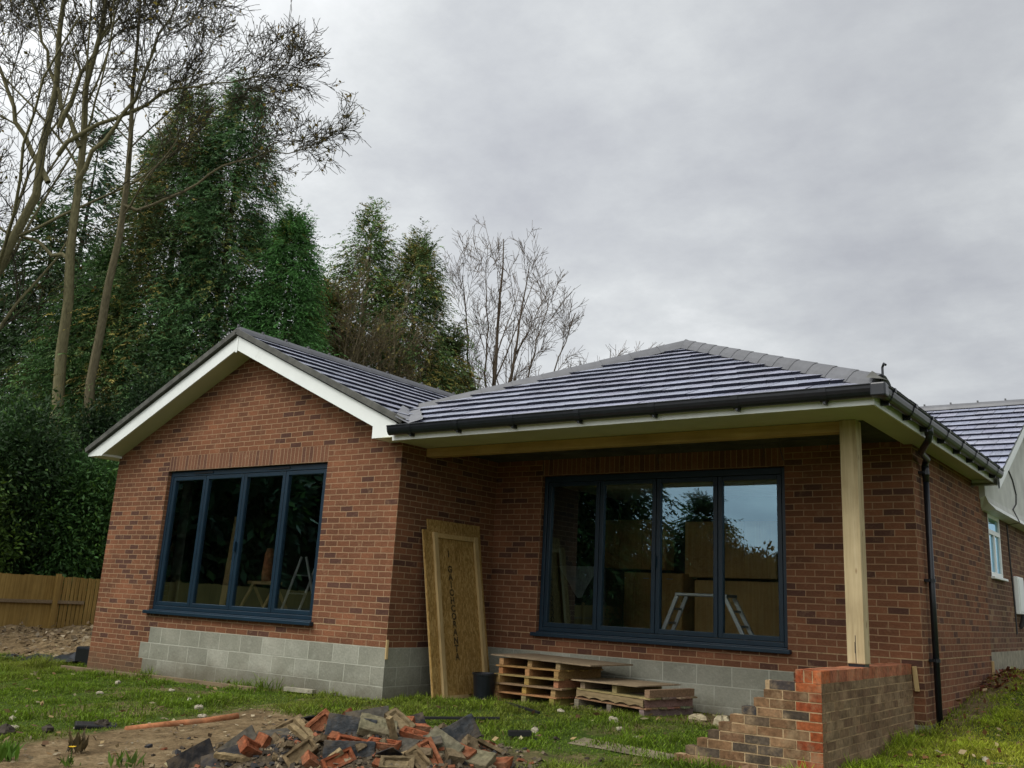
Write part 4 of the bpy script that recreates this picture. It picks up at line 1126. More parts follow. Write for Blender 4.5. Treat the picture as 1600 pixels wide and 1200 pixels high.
mb = MB(); mb.bar((-4.75, 1.7, .72), (-4.0, 1.7, .72), .09, .05); mb.build('beam', M['pale_wood'], t)
for x in (-4.65, -4.1):
    for s in (-1, 1):
        mb = MB(); mb.bar((x, 1.7, .70), (x+.05, 1.7+s*.3, .22), .05, .03); mb.build('leg', M['pale_wood'], t)
mb = MB(); mb.lathe([(0, 0), (.09, 0), (.10, .1), (.085, .42), (.06, .52), (0, .53)], (-4.32, 1.7, .746), 16); tag(mb.build('sack', M['terracotta'], None, (-4.32, 1.7, .745)), 'reddish-brown roll standing on the sawhorse behind the gable window', 'roll')
mb = MB(); mb.box(-3.35, -3.05, 2.2, 2.5, .22, .62); tag(mb.build('cardboard_box', M['cabinet'], None, (-3.2, 2.3, .22)), 'brown box on the floor behind the third pane of the gable window', 'box')

# ------------------------------------------------------------------ fence
fc = thing('timber_fence', 'closeboard timber fence beyond the soil heap on the left', 'fence', (-13, 2, -.8))
mb = MB(); rf = random.Random(8)
y = -24.0; k = 0
while y < 12:
    zt_ = .66+.03*math.sin(y*.7)+rf.uniform(-.012, .012)
    near_ = y > 3.0
    w = .075 if near_ else .1
    mb.box(-13.0+rf.uniform(-.006, .006)-(.0 if k % 2 else .014), -12.98, y, y+w, -1.5, zt_)
    y += w+(.022 if near_ else .002); k += 1
mb.build('pale', M['fence'], fc)
for y in np.arange(-24, 12, 3.0):
    mb = MB(); mb.box(-12.97, -12.88, y, y+.09, -1.5, .74); mb.build('post', M['fence'], fc)
mb = MB(); mb.box(-12.975, -12.93, -24, 3.75, .10, .17); mb.build('rail', M['plank'], fc)
mb = MB(); mb.box(-13.08, -13.02, -24, 12, -.45, -.36); mb.box(-13.08, -13.02, -24, 12, .30, .40); mb.build('rail', M['fence'], fc)

# ------------------------------------------------------------------ vegetation
def quads(P, A, B):
    """P (n,3) base centre, A (n,3) along vector, B (n,3) half width vector -> leaf quads (kite shaped)"""
    n = len(P)
    V = np.empty((n, 4, 3))
    V[:, 0] = P; V[:, 1] = P+A*.45+B; V[:, 2] = P+A; V[:, 3] = P+A*.45-B
    return V.reshape(-1, 3), np.arange(n*4).reshape(n, 4)
def unit(v): return v/np.maximum(np.linalg.norm(v, axis=-1, keepdims=True), 1e-9)
def tubes(PL, RD, sides):
    """PL (n,p,3) polylines, RD (n,p) radii -> verts, quads"""
    n, p, _ = PL.shape
    T = np.empty_like(PL); T[:, 1:-1] = PL[:, 2:]-PL[:, :-2]; T[:, 0] = PL[:, 1]-PL[:, 0]; T[:, -1] = PL[:, -1]-PL[:, -2]
    T = unit(T)
    ref = np.tile(np.array([.13, .21, .05]), (n, 1)); ax = unit(PL[:, -1]-PL[:, 0])
    ref = np.where(np.abs(ax[:, 2:3]) > .8, np.array([1., .1, 0]), np.array([.05, .1, 1.]))
    U = unit(np.cross(T, ref[:, None, :])); W = np.cross(T, U)
    an = np.arange(sides)*2*PI/sides
    V = PL[:, :, None, :]+RD[:, :, None, None]*(np.cos(an)[None, None, :, None]*U[:, :, None, :]+np.sin(an)[None, None, :, None]*W[:, :, None, :])
    base = (np.arange(n)*p*sides)[:, None, None]+(np.arange(p-1)*sides)[None, :, None]+np.arange(sides)[None, None, :]
    nxt = (np.arange(n)*p*sides)[:, None, None]+(np.arange(p-1)*sides)[None, :, None]+((np.arange(sides)+1) % sides)[None, None, :]
    F = np.stack([base, nxt, nxt+sides, base+sides], -1).reshape(-1, 4)
    return V.reshape(-1, 3), F
def resample(pts, p):
    pts = np.array(pts, float); d = np.r_[0, np.cumsum(np.linalg.norm(np.diff(pts, axis=0), axis=1))]
    s = np.linspace(0, d[-1], p); out = np.stack([np.interp(s, d, pts[:, i]) for i in range(3)], -1)
    for _ in range(2): out[1:-1] = .25*out[:-2]+.5*out[1:-1]+.25*out[2:]
    return out
def children(PL, RD, per, t0, lenf, ang, upb, p, wander, rg, rmin, rfac=.6, lmin=.2):
    """spawn branches from every polyline"""
    n, q, _ = PL.shape
    L = np.linalg.norm(np.diff(PL, axis=1), axis=2).sum(1)
    i = np.repeat(np.arange(n), per); m = len(i)
    t = rg.uniform(t0, .98, m); s = t*(q-1); k = np.minimum(s.astype(int), q-2); f = (s-k)[:, None]
    P = PL[i, k]*(1-f)+PL[i, k+1]*f
    T = unit(PL[i, k+1]-PL[i, k])
    R_ = RD[i, k]*(1-f[:, 0])+RD[i, k+1]*f[:, 0]
    rv = unit(rg.normal(size=(m, 3))); side = unit(rv-T*(rv*T).sum(1, keepdims=True))
    a = np.radians(rg.uniform(ang[0], ang[1], m))[:, None]
    d = unit(T*np.cos(a)+side*np.sin(a)+np.array([0, 0, upb]))
    ln = np.maximum(L[i]*lenf*(1.15-.75*t)*rg.uniform(.6, 1.25, m), lmin)
    st = ln/(p-1)
    pl = np.empty((m, p, 3)); pl[:, 0] = P
    for j in range(1, p):
        d = unit(d+rg.normal(size=(m, 3))*wander+np.array([0, 0, upb*.35]))
        pl[:, j] = pl[:, j-1]+d*st[:, None]
    r0 = np.maximum(R_*rfac, rmin*1.25)
    rd = r0[:, None]*np.linspace(1, .4, p)[None, :]
    return pl, np.maximum(rd, rmin)
def bare_tree(label, limbs, levels, barkc, seed, rmin=.0085, leaves=0, leafc=(.16, .12, .03), group=None, name='bare_tree', twigc=None):
    rg = np.random.default_rng(seed)
    base = limbs[0][0][0]
    t = thing(name, label, 'tree', tuple(base), group); O = np.array(base)
    PLs = np.stack([resample(p, 14) for p, r0, r1 in limbs]); RDs = np.stack([np.linspace(r0, r1, 14) for p, r0, r1 in limbs])
    PLs[:, 1:-1] += rg.normal(size=PLs[:, 1:-1].shape)*.06
    V, F = tubes(PLs-O, RDs, 9)
    cl_ = np.tile(np.array(barkc), (len(F), 1))*rg.uniform(.8, 1.2, (len(F), 1))
    link_mesh(np_mesh('trunk', V, F, cl_, mat=M['bark'], smooth=True), 'trunk', t)
    cur = (PLs, RDs); VV = []; FF = []; CC = []; off = 0; tips = None
    for li, lv in enumerate(levels):
        PL, RD = children(*cur, rg=rg, rmin=rmin, **lv)
        if li == 0: cur0 = (PL, RD)
        V, F = tubes(PL-O, RD, 5 if li == 0 else 3)
        VV.append(V); FF.append(F+off); off += len(V)
        tc_ = np.array(twigc if (twigc and li > 0) else barkc)
        CC.append(np.tile(tc_, (len(F), 1))*rg.uniform(.7, 1.2, (len(F), 1)))
        cur = (PL, RD)
    link_mesh(np_mesh('crown', np.concatenate(VV), np.concatenate(FF), np.concatenate(CC), mat=M['bark']), 'crown', t)
    if leaves:
        PL = cur[0]; i = rg.integers(0, len(PL), leaves*3); P = PL[i, rg.integers(1, PL.shape[1], leaves*3)]-O
        keep = rg.random(len(P)) < np.clip(1.25-(P[:, 2])/(P[:, 2].max())*1.15, .03, 1); P = P[keep][:leaves]
        n = len(P); A = unit(rg.normal(size=(n, 3))+[0, 0, -.5])*rg.uniform(.09, .18, (n, 1)); B = unit(np.cross(A, rg.normal(size=(n, 3))))*rg.uniform(.03, .06, (n, 1))
        V, F = quads(P, A, B); c = np.array(leafc)*rg.uniform(.6, 1.4, (n, 1))*np.stack([rg.uniform(.85, 1.2, n), np.ones(n), rg.uniform(.7, 1.2, n)], -1)
        link_mesh(np_mesh('leaf_cluster', V, F, c, mat=M['leaf']), 'leaf_cluster', t)['kind'] = 'stuff'
    return t

def cluster_leaves(cen, nrm, per, size, droop, spread, rg, colf, elong=3.):
    n = len(cen); i = np.repeat(np.arange(n), per); m = len(i)
    P = cen[i]+rg.normal(size=(m, 3))*spread
    A = unit(nrm[i]*.9+rg.normal(size=(m, 3))*.55+np.array([0, 0, droop]))*(size*rg.uniform(.6, 1.4, (m, 1)))
    B = unit(np.cross(A, rg.normal(size=(m, 3))))*(np.linalg.norm(A, axis=1, keepdims=True)/elong/2)
    V, F = quads(P, A, B)
    return V, F, colf(i, m, P)

def conifer(label, base, H, Rm, seed, col=(.030, .060, .022), nb=700, group='evergreen conifers behind the house', name='conifer_tree', t_max=.32, flat=0., per=26, pw=.62, leaf=.30, brown=.12):
    rg = np.random.default_rng(seed); O = np.array(base, float)
    t = thing(name, label, 'tree', tuple(base), group)
    pl = np.stack([resample([(0, 0, -.3), (.1, 0, H*.5), (0, .05, H*.97)], 10)]); rd = np.stack([np.linspace(.30, .02, 10)])
    V, F = tubes(pl, rd, 8); link_mesh(np_mesh('trunk', V, F, np.tile(np.array([.06, .045, .03]), (len(F), 1)), mat=M['bark']), 'trunk', t)
    h = 1-(1-rg.random(nb))**.8 if False else rg.beta(1.05, 1.25, nb)*.985+.01
    az = rg.uniform(0, 2*PI, nb)
    col = np.array(col)*2.35*np.array([1.02, 1., .80])
    lob = 1+.20*np.sin(az*3+seed)+.14*np.sin(az*5+seed*2+h*9)+.16*np.sin(h*23+az*2)
    prof = np.where(h < t_max, .8+.2*h/t_max, ((1-h)/(1-t_max))**pw)
    Rr = Rm*np.maximum(prof*lob, .05)*np.where(rg.random(nb) < .08, rg.uniform(1.1, 1.32, nb), rg.uniform(.62, 1.08, nb))
    d = np.stack([np.cos(az), np.sin(az), np.zeros(nb)], -1)
    # each branch arches out and carries drooping, feathery sprays of narrow leaflets
    side = np.stack([-d[:, 1], d[:, 0], np.zeros(nb)], -1)
    ns = max(3, per//10); nl = 11
    i = np.repeat(np.arange(nb), ns); m = len(i)
    u = rg.uniform(.30, 1.0, m)**.8
    P = d[i]*(Rr[i]*u)[:, None]; P[:, 2] = h[i]*H+Rr[i]*(.42*u-.46*u*u)
    P = P+side[i]*(rg.normal(size=m)*.17*Rr[i]*u)[:, None]+rg.normal(size=(m, 3))*np.array([.05, .05, .12])*Rm
    sd_ = unit(d[i]*.9+side[i]*rg.normal(size=(m, 1))*.65+np.array([0, 0, 1.])*(rg.normal(size=(m, 1))*.28-.12))
    topw = (h[i] > .93)[:, None]; sd_ = np.where(topw, unit(sd_*.45+np.array([0, 0, .8])), sd_)
    ls = leaf*rg.uniform(3.0, 5.4, m)
    j = np.repeat(np.arange(m), nl); q = np.tile(np.linspace(.08, 1., nl), m); n2 = len(j)
    C_ = P[j]+sd_[j]*(ls[j]*q)[:, None]; C_[:, 2] -= .38*ls[j]*q*q
    T_ = unit(sd_[j]+np.array([0, 0, -.76])*q[:, None])
    lat = unit(np.cross(T_, np.array([0, 0, 1.])+rg.normal(size=(n2, 3))*.35))*np.where(rg.random(n2) < .5, 1, -1)[:, None]
    A = unit(T_*.8+lat*.75+np.array([0, 0, -.18])+rg.normal(size=(n2, 3))*.18)*(leaf*(1.15-.65*q)*rg.uniform(.7, 1.3, n2))[:, None]
    B = unit(np.cross(A, lat+rg.normal(size=(n2, 3))*.8))*(np.linalg.norm(A, axis=1)*.13)[:, None]
    V, F = quads(C_, A, B)
    tone = rg.uniform(.40, 1.75, nb); hue = rg.random(nb); st_ = rg.uniform(.65, 1.45, m)
    ii = i[j]
    c = col[None]*(tone[ii]*st_[j]*(.22+.72*u[j])*(.8+.4*q))[:, None]*rg.uniform(.8, 1.25, (n2, 1))  # inner leaflets coloured darker, putting the crown's own shade into the leaf colour
    c = np.where((hue[ii] < brown)[:, None], c*np.array([2.1, 1.08, .85]), c)
    link_mesh(np_mesh('crown', V, F, c, mat=M['leaf']), 'crown', t)
    return t

def shrub(label, base, size, seed, col=(.026, .055, .014), n=900, per=26, leaf=.16, group='evergreen shrubs behind the fence', name='evergreen_shrub', lit=.15):
    rg = np.random.default_rng(seed)
    t = thing(name, label, 'shrub', tuple(base), group)
    lobes = [(rg.uniform(-.55, .55)*size[0], rg.uniform(-.55, .55)*size[1], rg.uniform(.25, .8)*size[2], rg.uniform(.30, .5)) for _ in range(11)]
    cen = []; nr = []; ln = []
    for k, (x, y, z, r) in enumerate(lobes):
        d = unit(rg.normal(size=(n//11, 3))); rad = rg.uniform(.6, 1.08, (len(d), 1))
        sc_ = np.array([size[0], size[1], size[2]*.55])*r
        cen.append(np.array([x, y, z])+d*rad*sc_); nr.append(d); ln.append(np.stack([np.full(len(d), k), rad[:, 0]], -1))
    cen = np.concatenate(cen); nr = np.concatenate(nr); ln = np.concatenate(ln)
    cen[:, 2] = np.maximum(cen[:, 2], .1)
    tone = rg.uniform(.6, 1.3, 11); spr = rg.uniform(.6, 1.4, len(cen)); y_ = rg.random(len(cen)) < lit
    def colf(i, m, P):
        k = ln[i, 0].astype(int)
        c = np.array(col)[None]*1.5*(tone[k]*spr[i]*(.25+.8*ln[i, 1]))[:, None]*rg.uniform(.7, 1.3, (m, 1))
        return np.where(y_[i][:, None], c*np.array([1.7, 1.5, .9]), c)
    V, F, c = cluster_leaves(cen, nr, per, leaf, -.25, .22, rg, colf, 2.6)
    link_mesh(np_mesh('crown', V, F, c, mat=M['leaf']), 'crown', t)
    st = np.stack([resample([(rg.uniform(-.2, .2), rg.uniform(-.2, .2), -.2), (l[0]*.5, l[1]*.5, l[2]*.5), (l[0], l[1], l[2])], 6) for l in lobes])
    V, F = tubes(st, np.tile(np.linspace(.06, .02, 6), (len(st), 1)), 6)
    link_mesh(np_mesh('stem', V, F, np.tile(np.array([.05, .035, .02]), (len(F), 1)), mat=M['bark']), 'stem', t)
    return t

# the big bare trees on the left
barkA = (.20, .18, .10); barkT = (.075, .062, .045)
lv = [dict(per=13, t0=.22, lenf=.50, ang=(25, 52), upb=.12, p=9, wander=.10, rfac=.38, lmin=1.8),
      dict(per=8, t0=.15, lenf=.48, ang=(25, 52), upb=.08, p=6, wander=.11, rfac=.48, lmin=1.0),
      dict(per=7, t0=.1, lenf=.50, ang=(20, 50), upb=.05, p=5, wander=.12, rfac=.5, lmin=.6),
      dict(per=3, t0=.15, lenf=.60, ang=(20, 55), upb=.04, p=4, wander=.14, rfac=.6, lmin=.38)]
lvA = [dict(lv[0], per=16, t0=.28), dict(lv[1], per=8), dict(lv[2], per=5), dict(lv[3], per=2)]
lvB = [dict(lv[0], per=13, t0=.5), dict(lv[1], per=7), dict(lv[2], per=5), dict(lv[3], per=2)]
A_ = [(-24.6, 4.0, -1.), (-24.0, 4.15, 4.), (-23.06, 4.28, 7.92), (-21.86, 4.49, 9.91), (-21.02, 4.57, 11.49), (-20.33, 4.71, 12.59), (-19.86, 4.5, 14.25), (-19.62, 3.79, 16.94), (-19.12, 3.26, 20.5)]
A2 = [(-19.94, 4.66, 13.4), (-19.25, 4.96, 14.19), (-17.87, 5.71, 14.9), (-16.81, 6.24, 15.61), (-15.8, 6.87, 15.86), (-14.4, 7.8, 16.2)]
A3 = [(-20.33, 4.71, 12.59), (-21.2, 4.0, 14.3), (-22.0, 3.2, 16.5), (-22.6, 2.6, 19.5)]
A4 = [(-21.86, 4.49, 9.91), (-22.6, 3.6, 11.5), (-23.6, 2.6, 13.2), (-24.4, 1.7, 15.5)]
A5 = [(-19.86, 4.5, 14.25), (-19.1, 4.5, 15.8), (-18.2, 4.6, 17.6), (-17.5, 4.4, 19.6)]
bare_tree('tall bare tree at far left, its thick trunk leaning in from the picture edge', [(A_, .27, .04), (A2, .075, .012), (A3, .09, .02), (A4, .09, .02), (A5, .08, .02)], lvA, barkA, 1, leaves=900, twigc=(.085, .076, .052))
lvC = [dict(per=7, t0=.6, lenf=.34, ang=(25, 60), upb=.12, p=9, wander=.13, rfac=.38, lmin=1.4),
       dict(per=6, t0=.2, lenf=.48, ang=(25, 60), upb=.08, p=6, wander=.18, rfac=.48, lmin=.9),
       dict(per=5, t0=.15, lenf=.50, ang=(20, 60), upb=.05, p=5, wander=.2, rfac=.5, lmin=.5),
       dict(per=3, t0=.2, lenf=.60, ang=(20, 55), upb=.04, p=4, wander=.22, rfac=.6, lmin=.35)]
B_ = [(-21.0, 6.7, -1.), (-20.9, 6.6, 3.), (-20.71, 6.48, 6.33), (-20.27, 5.98, 8.85), (-19.82, 5.47, 11.37), (-19.39, 5.02, 13.7), (-18.95, 4.76, 15.45), (-18.4, 4.51, 17.4), (-18.01, 4.15, 20.5)]
B2 = [(-19.39, 5.02, 13.7), (-19.67, 4.45, 14.83), (-19.98, 3.72, 16.35), (-20.28, 2.95, 19.)]
B3 = [(-19.6, 5.2, 12.6), (-18.7, 5.3, 13.8), (-17.8, 5.6, 15.2), (-17.0, 5.7, 17.2), (-16.4, 5.7, 18.8)]
B4 = [(-20.0, 5.7, 10.2), (-21.1, 5.0, 10.9), (-22.3, 4.2, 11.4), (-23.4, 3.4, 12.4)]
B5 = [(-20.3, 6.0, 8.7), (-19.3, 6.4, 8.4), (-18.2, 6.8, 7.9), (-17.2, 7.2, 7.7)]
bare_tree('tall bare tree with straight mossy upright trunk, second trunk from the left picture edge', [(B_, .25, .035), (B2, .08, .02), (B3, .08, .015), (B4, .07, .015)], lvB, barkA, 2, twigc=(.085, .076, .052), leaves=700, leafc=(.30, .235, .04))
C_ = [(-20.9, 7.5, -1.), (-20.5, 7.3, 3.), (-20.11, 7.15, 5.6), (-19.22, 6.52, 9.49), (-18.29, 6.16, 12.61), (-17.9, 5.87, 14.36), (-17.84, 5.41, 15.9), (-17.45, 5.05, 18.5)]
C2 = [(-18.45, 6.2, 12.0), (-17.8, 6.75, 11.87), (-16.65, 7.3, 12.71), (-15.93, 7.62, 13.28), (-14.56, 8.41, 13.88), (-13.3, 9.3, 14.1)]
C3 = [(-18.6, 6.3, 11.4), (-17.6, 6.4, 12.8), (-16.9, 6.5, 14.4), (-16.0, 6.8, 15.6)]
C4 = [(-19.5, 6.7, 8.4), (-18.4, 7.3, 8.8), (-17.0, 8.0, 9.0), (-15.8, 8.6, 8.8)]
C5 = [(-19.8, 6.9, 7.2), (-18.6, 7.5, 6.5), (-17.4, 8.2, 6.6), (-16.6, 8.6, 6.8)]
bare_tree('bare tree with slender slanting trunk in front of the dark conifers', [(C_, .22, .03), (C2, .055, .010)], lvC, (.18, .155, .095), 3, twigc=(.10, .09, .06), leaves=260, leafc=(.24, .19, .04))
lvG = [dict(per=12, t0=.18, lenf=.38, ang=(22, 42), upb=.10, p=9, wander=.05, rfac=.42, lmin=1.6),
       dict(per=7, t0=.2, lenf=.44, ang=(25, 48), upb=.08, p=6, wander=.08, rfac=.48, lmin=.9),
       dict(per=4, t0=.15, lenf=.50, ang=(20, 50), upb=.05, p=4, wander=.12, rfac=.55, lmin=.45)]
gb = (-18.3, 25.4, -.8)
def fan(f, e, r0): # limb from the trunk at height f to the end point e, gently arching upward
    p = (-18.25, 25.3, f); q = ((p[0]+e[0])*.5+(e[0]-p[0])*.08, (p[1]+e[1])*.5+(e[1]-p[1])*.08, (p[2]+e[2])*.5-.35)
    return ([p, q, e], r0*.72, .014)
bare_tree('bare twiggy tree standing alone behind the valley between the two roofs', [
    ([gb, (-18.25, 25.3, 4), (-18.0, 25.0, 8.5), (-17.6, 24.5, 12.5), (-17.1, 23.9, 16.8)], .22, .02),
    ([(-18.25, 25.3, 4.), (-17.5, 25.2, 8.), (-17.0, 25.0, 11.5), (-16.2, 24.8, 15.7)], .13, .018),
    fan(5., (-14.5, 26.2, 13.5), .10), fan(5.5, (-15.5, 25.5, 14.4), .09), fan(4.2, (-12.8, 27.6, 11.4), .09), fan(3.6, (-13.9, 27.2, 9.3), .07),
    fan(5.5, (-18.7, 23.0, 15.0), .10), fan(4.8, (-20.2, 22.0, 12.9), .09), fan(4.2, (-20.7, 21.9, 10.8), .08), fan(6., (-17.8, 23.6, 15.8), .09)], lvG, (.15, .115, .085), 4, rmin=.0085)
# thin bare shrubs in front of the middle conifers
lvS = [dict(per=12, t0=.15, lenf=.42, ang=(15, 40), upb=.25, p=7, wander=.13, rfac=.5, lmin=1.),
       dict(per=7, t0=.2, lenf=.42, ang=(20, 45), upb=.15, p=5, wander=.2, rfac=.6, lmin=.5),
       dict(per=4, t0=.2, lenf=.5, ang=(20, 50), upb=.1, p=4, wander=.2, rfac=.6, lmin=.3)]
for kk, (bs, seed_, lab_) in enumerate((((-18.4, 15.4, -.9), 50, 'multi-stemmed leafless thicket right of the tallest conifers'), ((-18.2, 17.6, -.9), 51, 'multi-stemmed leafless thicket in front of the narrow pointed conifer'))):
    bs = np.array(bs); rgx = np.random.default_rng(seed_); lm = []
    for k in range(10):
        a = rgx.uniform(0, 2*PI); r_ = rgx.uniform(.6, 2.1)
        lm.append(([tuple(bs), tuple(bs+np.array([math.cos(a)*r_*.4, math.sin(a)*r_*.4, 5.])), tuple(bs+np.array([math.cos(a)*r_, math.sin(a)*r_, rgx.uniform(10, 13.2)]))], .08, .012))
    bare_tree(lab_, lm, lvS, (.20, .165, .10), 5+kk, rmin=.0085, leaves=1800, leafc=(.22, .19, .07), name='bare_shrub')

GN = 'evergreen conifers behind the house'
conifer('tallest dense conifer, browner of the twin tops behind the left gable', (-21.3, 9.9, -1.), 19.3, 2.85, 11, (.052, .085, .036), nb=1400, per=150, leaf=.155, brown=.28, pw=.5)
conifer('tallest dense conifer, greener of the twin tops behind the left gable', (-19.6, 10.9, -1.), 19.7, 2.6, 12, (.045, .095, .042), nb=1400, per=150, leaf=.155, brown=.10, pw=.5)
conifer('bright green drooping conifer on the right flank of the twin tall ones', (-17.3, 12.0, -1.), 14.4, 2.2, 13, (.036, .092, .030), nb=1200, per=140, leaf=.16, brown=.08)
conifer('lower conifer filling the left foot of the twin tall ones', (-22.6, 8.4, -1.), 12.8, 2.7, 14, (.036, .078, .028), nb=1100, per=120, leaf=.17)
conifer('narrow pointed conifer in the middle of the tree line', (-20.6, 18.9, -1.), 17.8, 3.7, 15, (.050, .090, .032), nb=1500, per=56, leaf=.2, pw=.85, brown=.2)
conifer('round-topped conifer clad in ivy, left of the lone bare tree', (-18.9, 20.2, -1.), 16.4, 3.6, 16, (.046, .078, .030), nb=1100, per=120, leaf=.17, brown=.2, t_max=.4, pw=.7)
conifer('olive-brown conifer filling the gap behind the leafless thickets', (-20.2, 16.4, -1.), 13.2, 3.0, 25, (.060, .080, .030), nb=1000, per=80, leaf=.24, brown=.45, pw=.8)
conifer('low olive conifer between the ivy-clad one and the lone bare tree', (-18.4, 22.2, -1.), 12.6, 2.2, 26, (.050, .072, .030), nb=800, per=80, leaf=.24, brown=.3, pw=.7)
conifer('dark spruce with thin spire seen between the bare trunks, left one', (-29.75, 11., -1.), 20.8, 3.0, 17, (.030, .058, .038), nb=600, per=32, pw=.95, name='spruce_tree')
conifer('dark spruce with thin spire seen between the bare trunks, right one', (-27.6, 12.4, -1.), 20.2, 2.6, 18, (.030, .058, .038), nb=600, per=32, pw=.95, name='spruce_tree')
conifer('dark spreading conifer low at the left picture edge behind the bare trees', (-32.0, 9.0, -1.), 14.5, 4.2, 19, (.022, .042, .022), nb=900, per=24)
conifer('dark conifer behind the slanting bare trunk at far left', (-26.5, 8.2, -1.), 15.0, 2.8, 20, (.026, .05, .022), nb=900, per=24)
# shrubs along the fence, seen at the left
sh = [(-15.4, 1.2, 4.2, 'leafy evergreen shrub at the very left edge above the fence', (.045, .085, .014)),
      (-16.2, 3.4, 6.2, 'dark evergreen shrub above the fence, second from the left edge', (.022, .050, .014)),
      (-15.3, 4.9, 4.6, 'mid-green evergreen shrub above the fence, third from the left edge', (.028, .068, .016)),
      (-15.8, 6.8, 5.8, 'dark evergreen shrub above the fence beside the left wall of the house', (.020, .048, .015)),
      (-15.6, 9.0, 6.5, 'tall evergreen shrub behind the left eaves of the house', (.018, .044, .014)),
      (-18.0, 7.6, 7.8, 'large dark shrub at the foot of the bare trunks', (.018, .042, .013))]
for k, (x, y, h_, lb, c) in enumerate(sh):
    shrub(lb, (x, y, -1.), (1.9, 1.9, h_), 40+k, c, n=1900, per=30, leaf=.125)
# trees on the camera side: they give the windows something to reflect
for k, (x, y, h_) in enumerate(((-15.6, -2.0, 5.6), (-16.0, -5.5, 7.0), (-15.8, -9.0, 6.5), (-16.2, -12.5, 7.5), (-15.6, -16.0, 7.0), (-16.0, -20.0, 8.0))):
    shrub('dark evergreen shrub behind the fence, in front of the house line', (x, y, -1.2), (2.4, 2.6, h_), 60+k, (.018, .04, .012), n=1500, per=18, leaf=.38, group='evergreen shrubs along the side fence, out of the picture')
conifer('tall drooping tree across the garden, reflected in the porch window', (-15.6, -24.0, -1.5), 16., 3.3, 71, (.024, .045, .016), nb=900, per=90, leaf=.42, group='trees across the garden')
conifer('small conifer across the garden, reflected in the porch window', (-10.4, -27.0, -1.5), 6.6, 1.6, 72, (.024, .045, .018), nb=500, per=70, leaf=.3, group='trees across the garden')
for k, (x, y, h_) in enumerate(((-11.5, -25.5, 4.6), (-8.6, -26.0, 4.8), (-5.6, -27., 3.4), (-2.2, -28., 3.3), (2., -29., 3.6), (7, -30., 4.5), (13, -30, 5.), (19, -28, 5.))):
    shrub('autumn shrub across the garden behind the viewer', (x, y, -1.5), (2.6, 1.6, h_), 80+k, (.040, .036, .014), n=900, per=18, leaf=.30, group='shrubs across the garden')

# ------------------------------------------------------------------ grass
def in_house(x, y):
    return ((x > XL-.12) & (x < XC+.02) & (y > -.03)) | ((x > -.5) & (x < XR+.03) & (y > D-.05)) | ((x > X1-.25) & (x < X1+.03) & (y > Y0w-.03) & (y < D)) | ((x > 4.3) & (x < X1) & (y > Y0w-.03) & (y < Y0w+.13))
rg = np.random.default_rng(99)
def grass_field(n, x0, x1, y0, y1, hmin, hmax):
    x = rg.uniform(x0, x1, n); y = rg.uniform(y0, y1, n)
    d = fbm(x, y, .55, 41)
    keep = (~in_house(x, y)) & (rg.random(n) > np.clip(soil_mask(x, y)*1.05, 0, 1)) & (heap(x, y) < .05) & (rg.random(n) < np.clip((d-.18)*3.6, .2, 1))
    # under pallets / bucket / panels
    keep &= ~((x > .75) & (x < 3.2) & (y > 1.1) & (y < D))
    # nothing behind the camera
    keep &= ((x-CAM.x)*fw.x+(y-CAM.y)*fw.y) > 3.0
    x = x[keep]; y = y[keep]; d = d[keep]; m = len(x)
    z = G0(x, y)
    tall = np.clip(fbm(x, y, .45, 43)*2.9-.85, .3, 2.0)
    edge = np.maximum(np.exp(-(np.abs(y+.12)/.22)**2)*(x < .1), np.exp(-(np.abs(x-.1)/.2)**2)*(y > 0)*(y < D))
    edge = np.maximum(edge, np.exp(-(np.abs(x-X1-.1)/.16)**2)*(y > Y0w)*(y < D)); edge = np.maximum(edge, np.exp(-(np.abs(y-Y0w+.1)/.16)**2)*(x > 4.1)*(x < X1))
    h = rg.uniform(hmin, hmax, m)*tall*(1+.9*edge)
    a = rg.uniform(0, 2*PI, m); ln = rg.uniform(.25, .95, m)
    tip = np.stack([np.cos(a)*ln*h, np.sin(a)*ln*h, h*(1-.35*ln*ln)], -1)
    b = rg.uniform(0, 2*PI, m); wv = np.stack([np.cos(b), np.sin(b), np.zeros(m)], -1)*(rg.uniform(.0028, .0058, m))[:, None]
    P = np.stack([x, y, z-.005], -1)
    V = np.empty((m, 2, 4, 3))
    mid = P+tip*np.array([.38, .38, .62])
    V[:, 0, 0] = P-wv; V[:, 0, 1] = P+wv; V[:, 0, 2] = mid+wv*.8; V[:, 0, 3] = mid-wv*.8
    V[:, 1, 0] = mid-wv*.8; V[:, 1, 1] = mid+wv*.8; V[:, 1, 2] = P+tip+wv*.12; V[:, 1, 3] = P+tip-wv*.12
    base = np.array([.172, .275, .017])[None]*rg.uniform(.6, 1.35, (m, 1))
    yel = np.clip((fbm(x, y, 1.2, 45)-.40)*3.2, 0, 1)[:, None]*np.array(1.)
    right = smooth(4.8, 6.5, x)[:, None]
    base = base*(1-yel*.4)+np.array([.32, .29, .06])*rg.uniform(.7, 1.2, (m, 1))*yel*.4
    base = base*(1+right*np.array([.95, .65, .5]))
    dry = (rg.random(m) < .045)[:, None]; base = np.where(dry, np.array([.22, .17, .075])*rg.uniform(.6, 1.2, (m, 1)), base)
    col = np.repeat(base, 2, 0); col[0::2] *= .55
    return V.reshape(-1, 3), np.arange(m*8).reshape(-1, 4), col
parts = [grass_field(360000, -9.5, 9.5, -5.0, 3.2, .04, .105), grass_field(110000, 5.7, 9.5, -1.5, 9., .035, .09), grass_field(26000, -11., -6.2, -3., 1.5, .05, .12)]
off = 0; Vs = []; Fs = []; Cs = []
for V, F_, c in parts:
    Vs.append(V); Fs.append(F_+off); Cs.append(c); off += len(V)
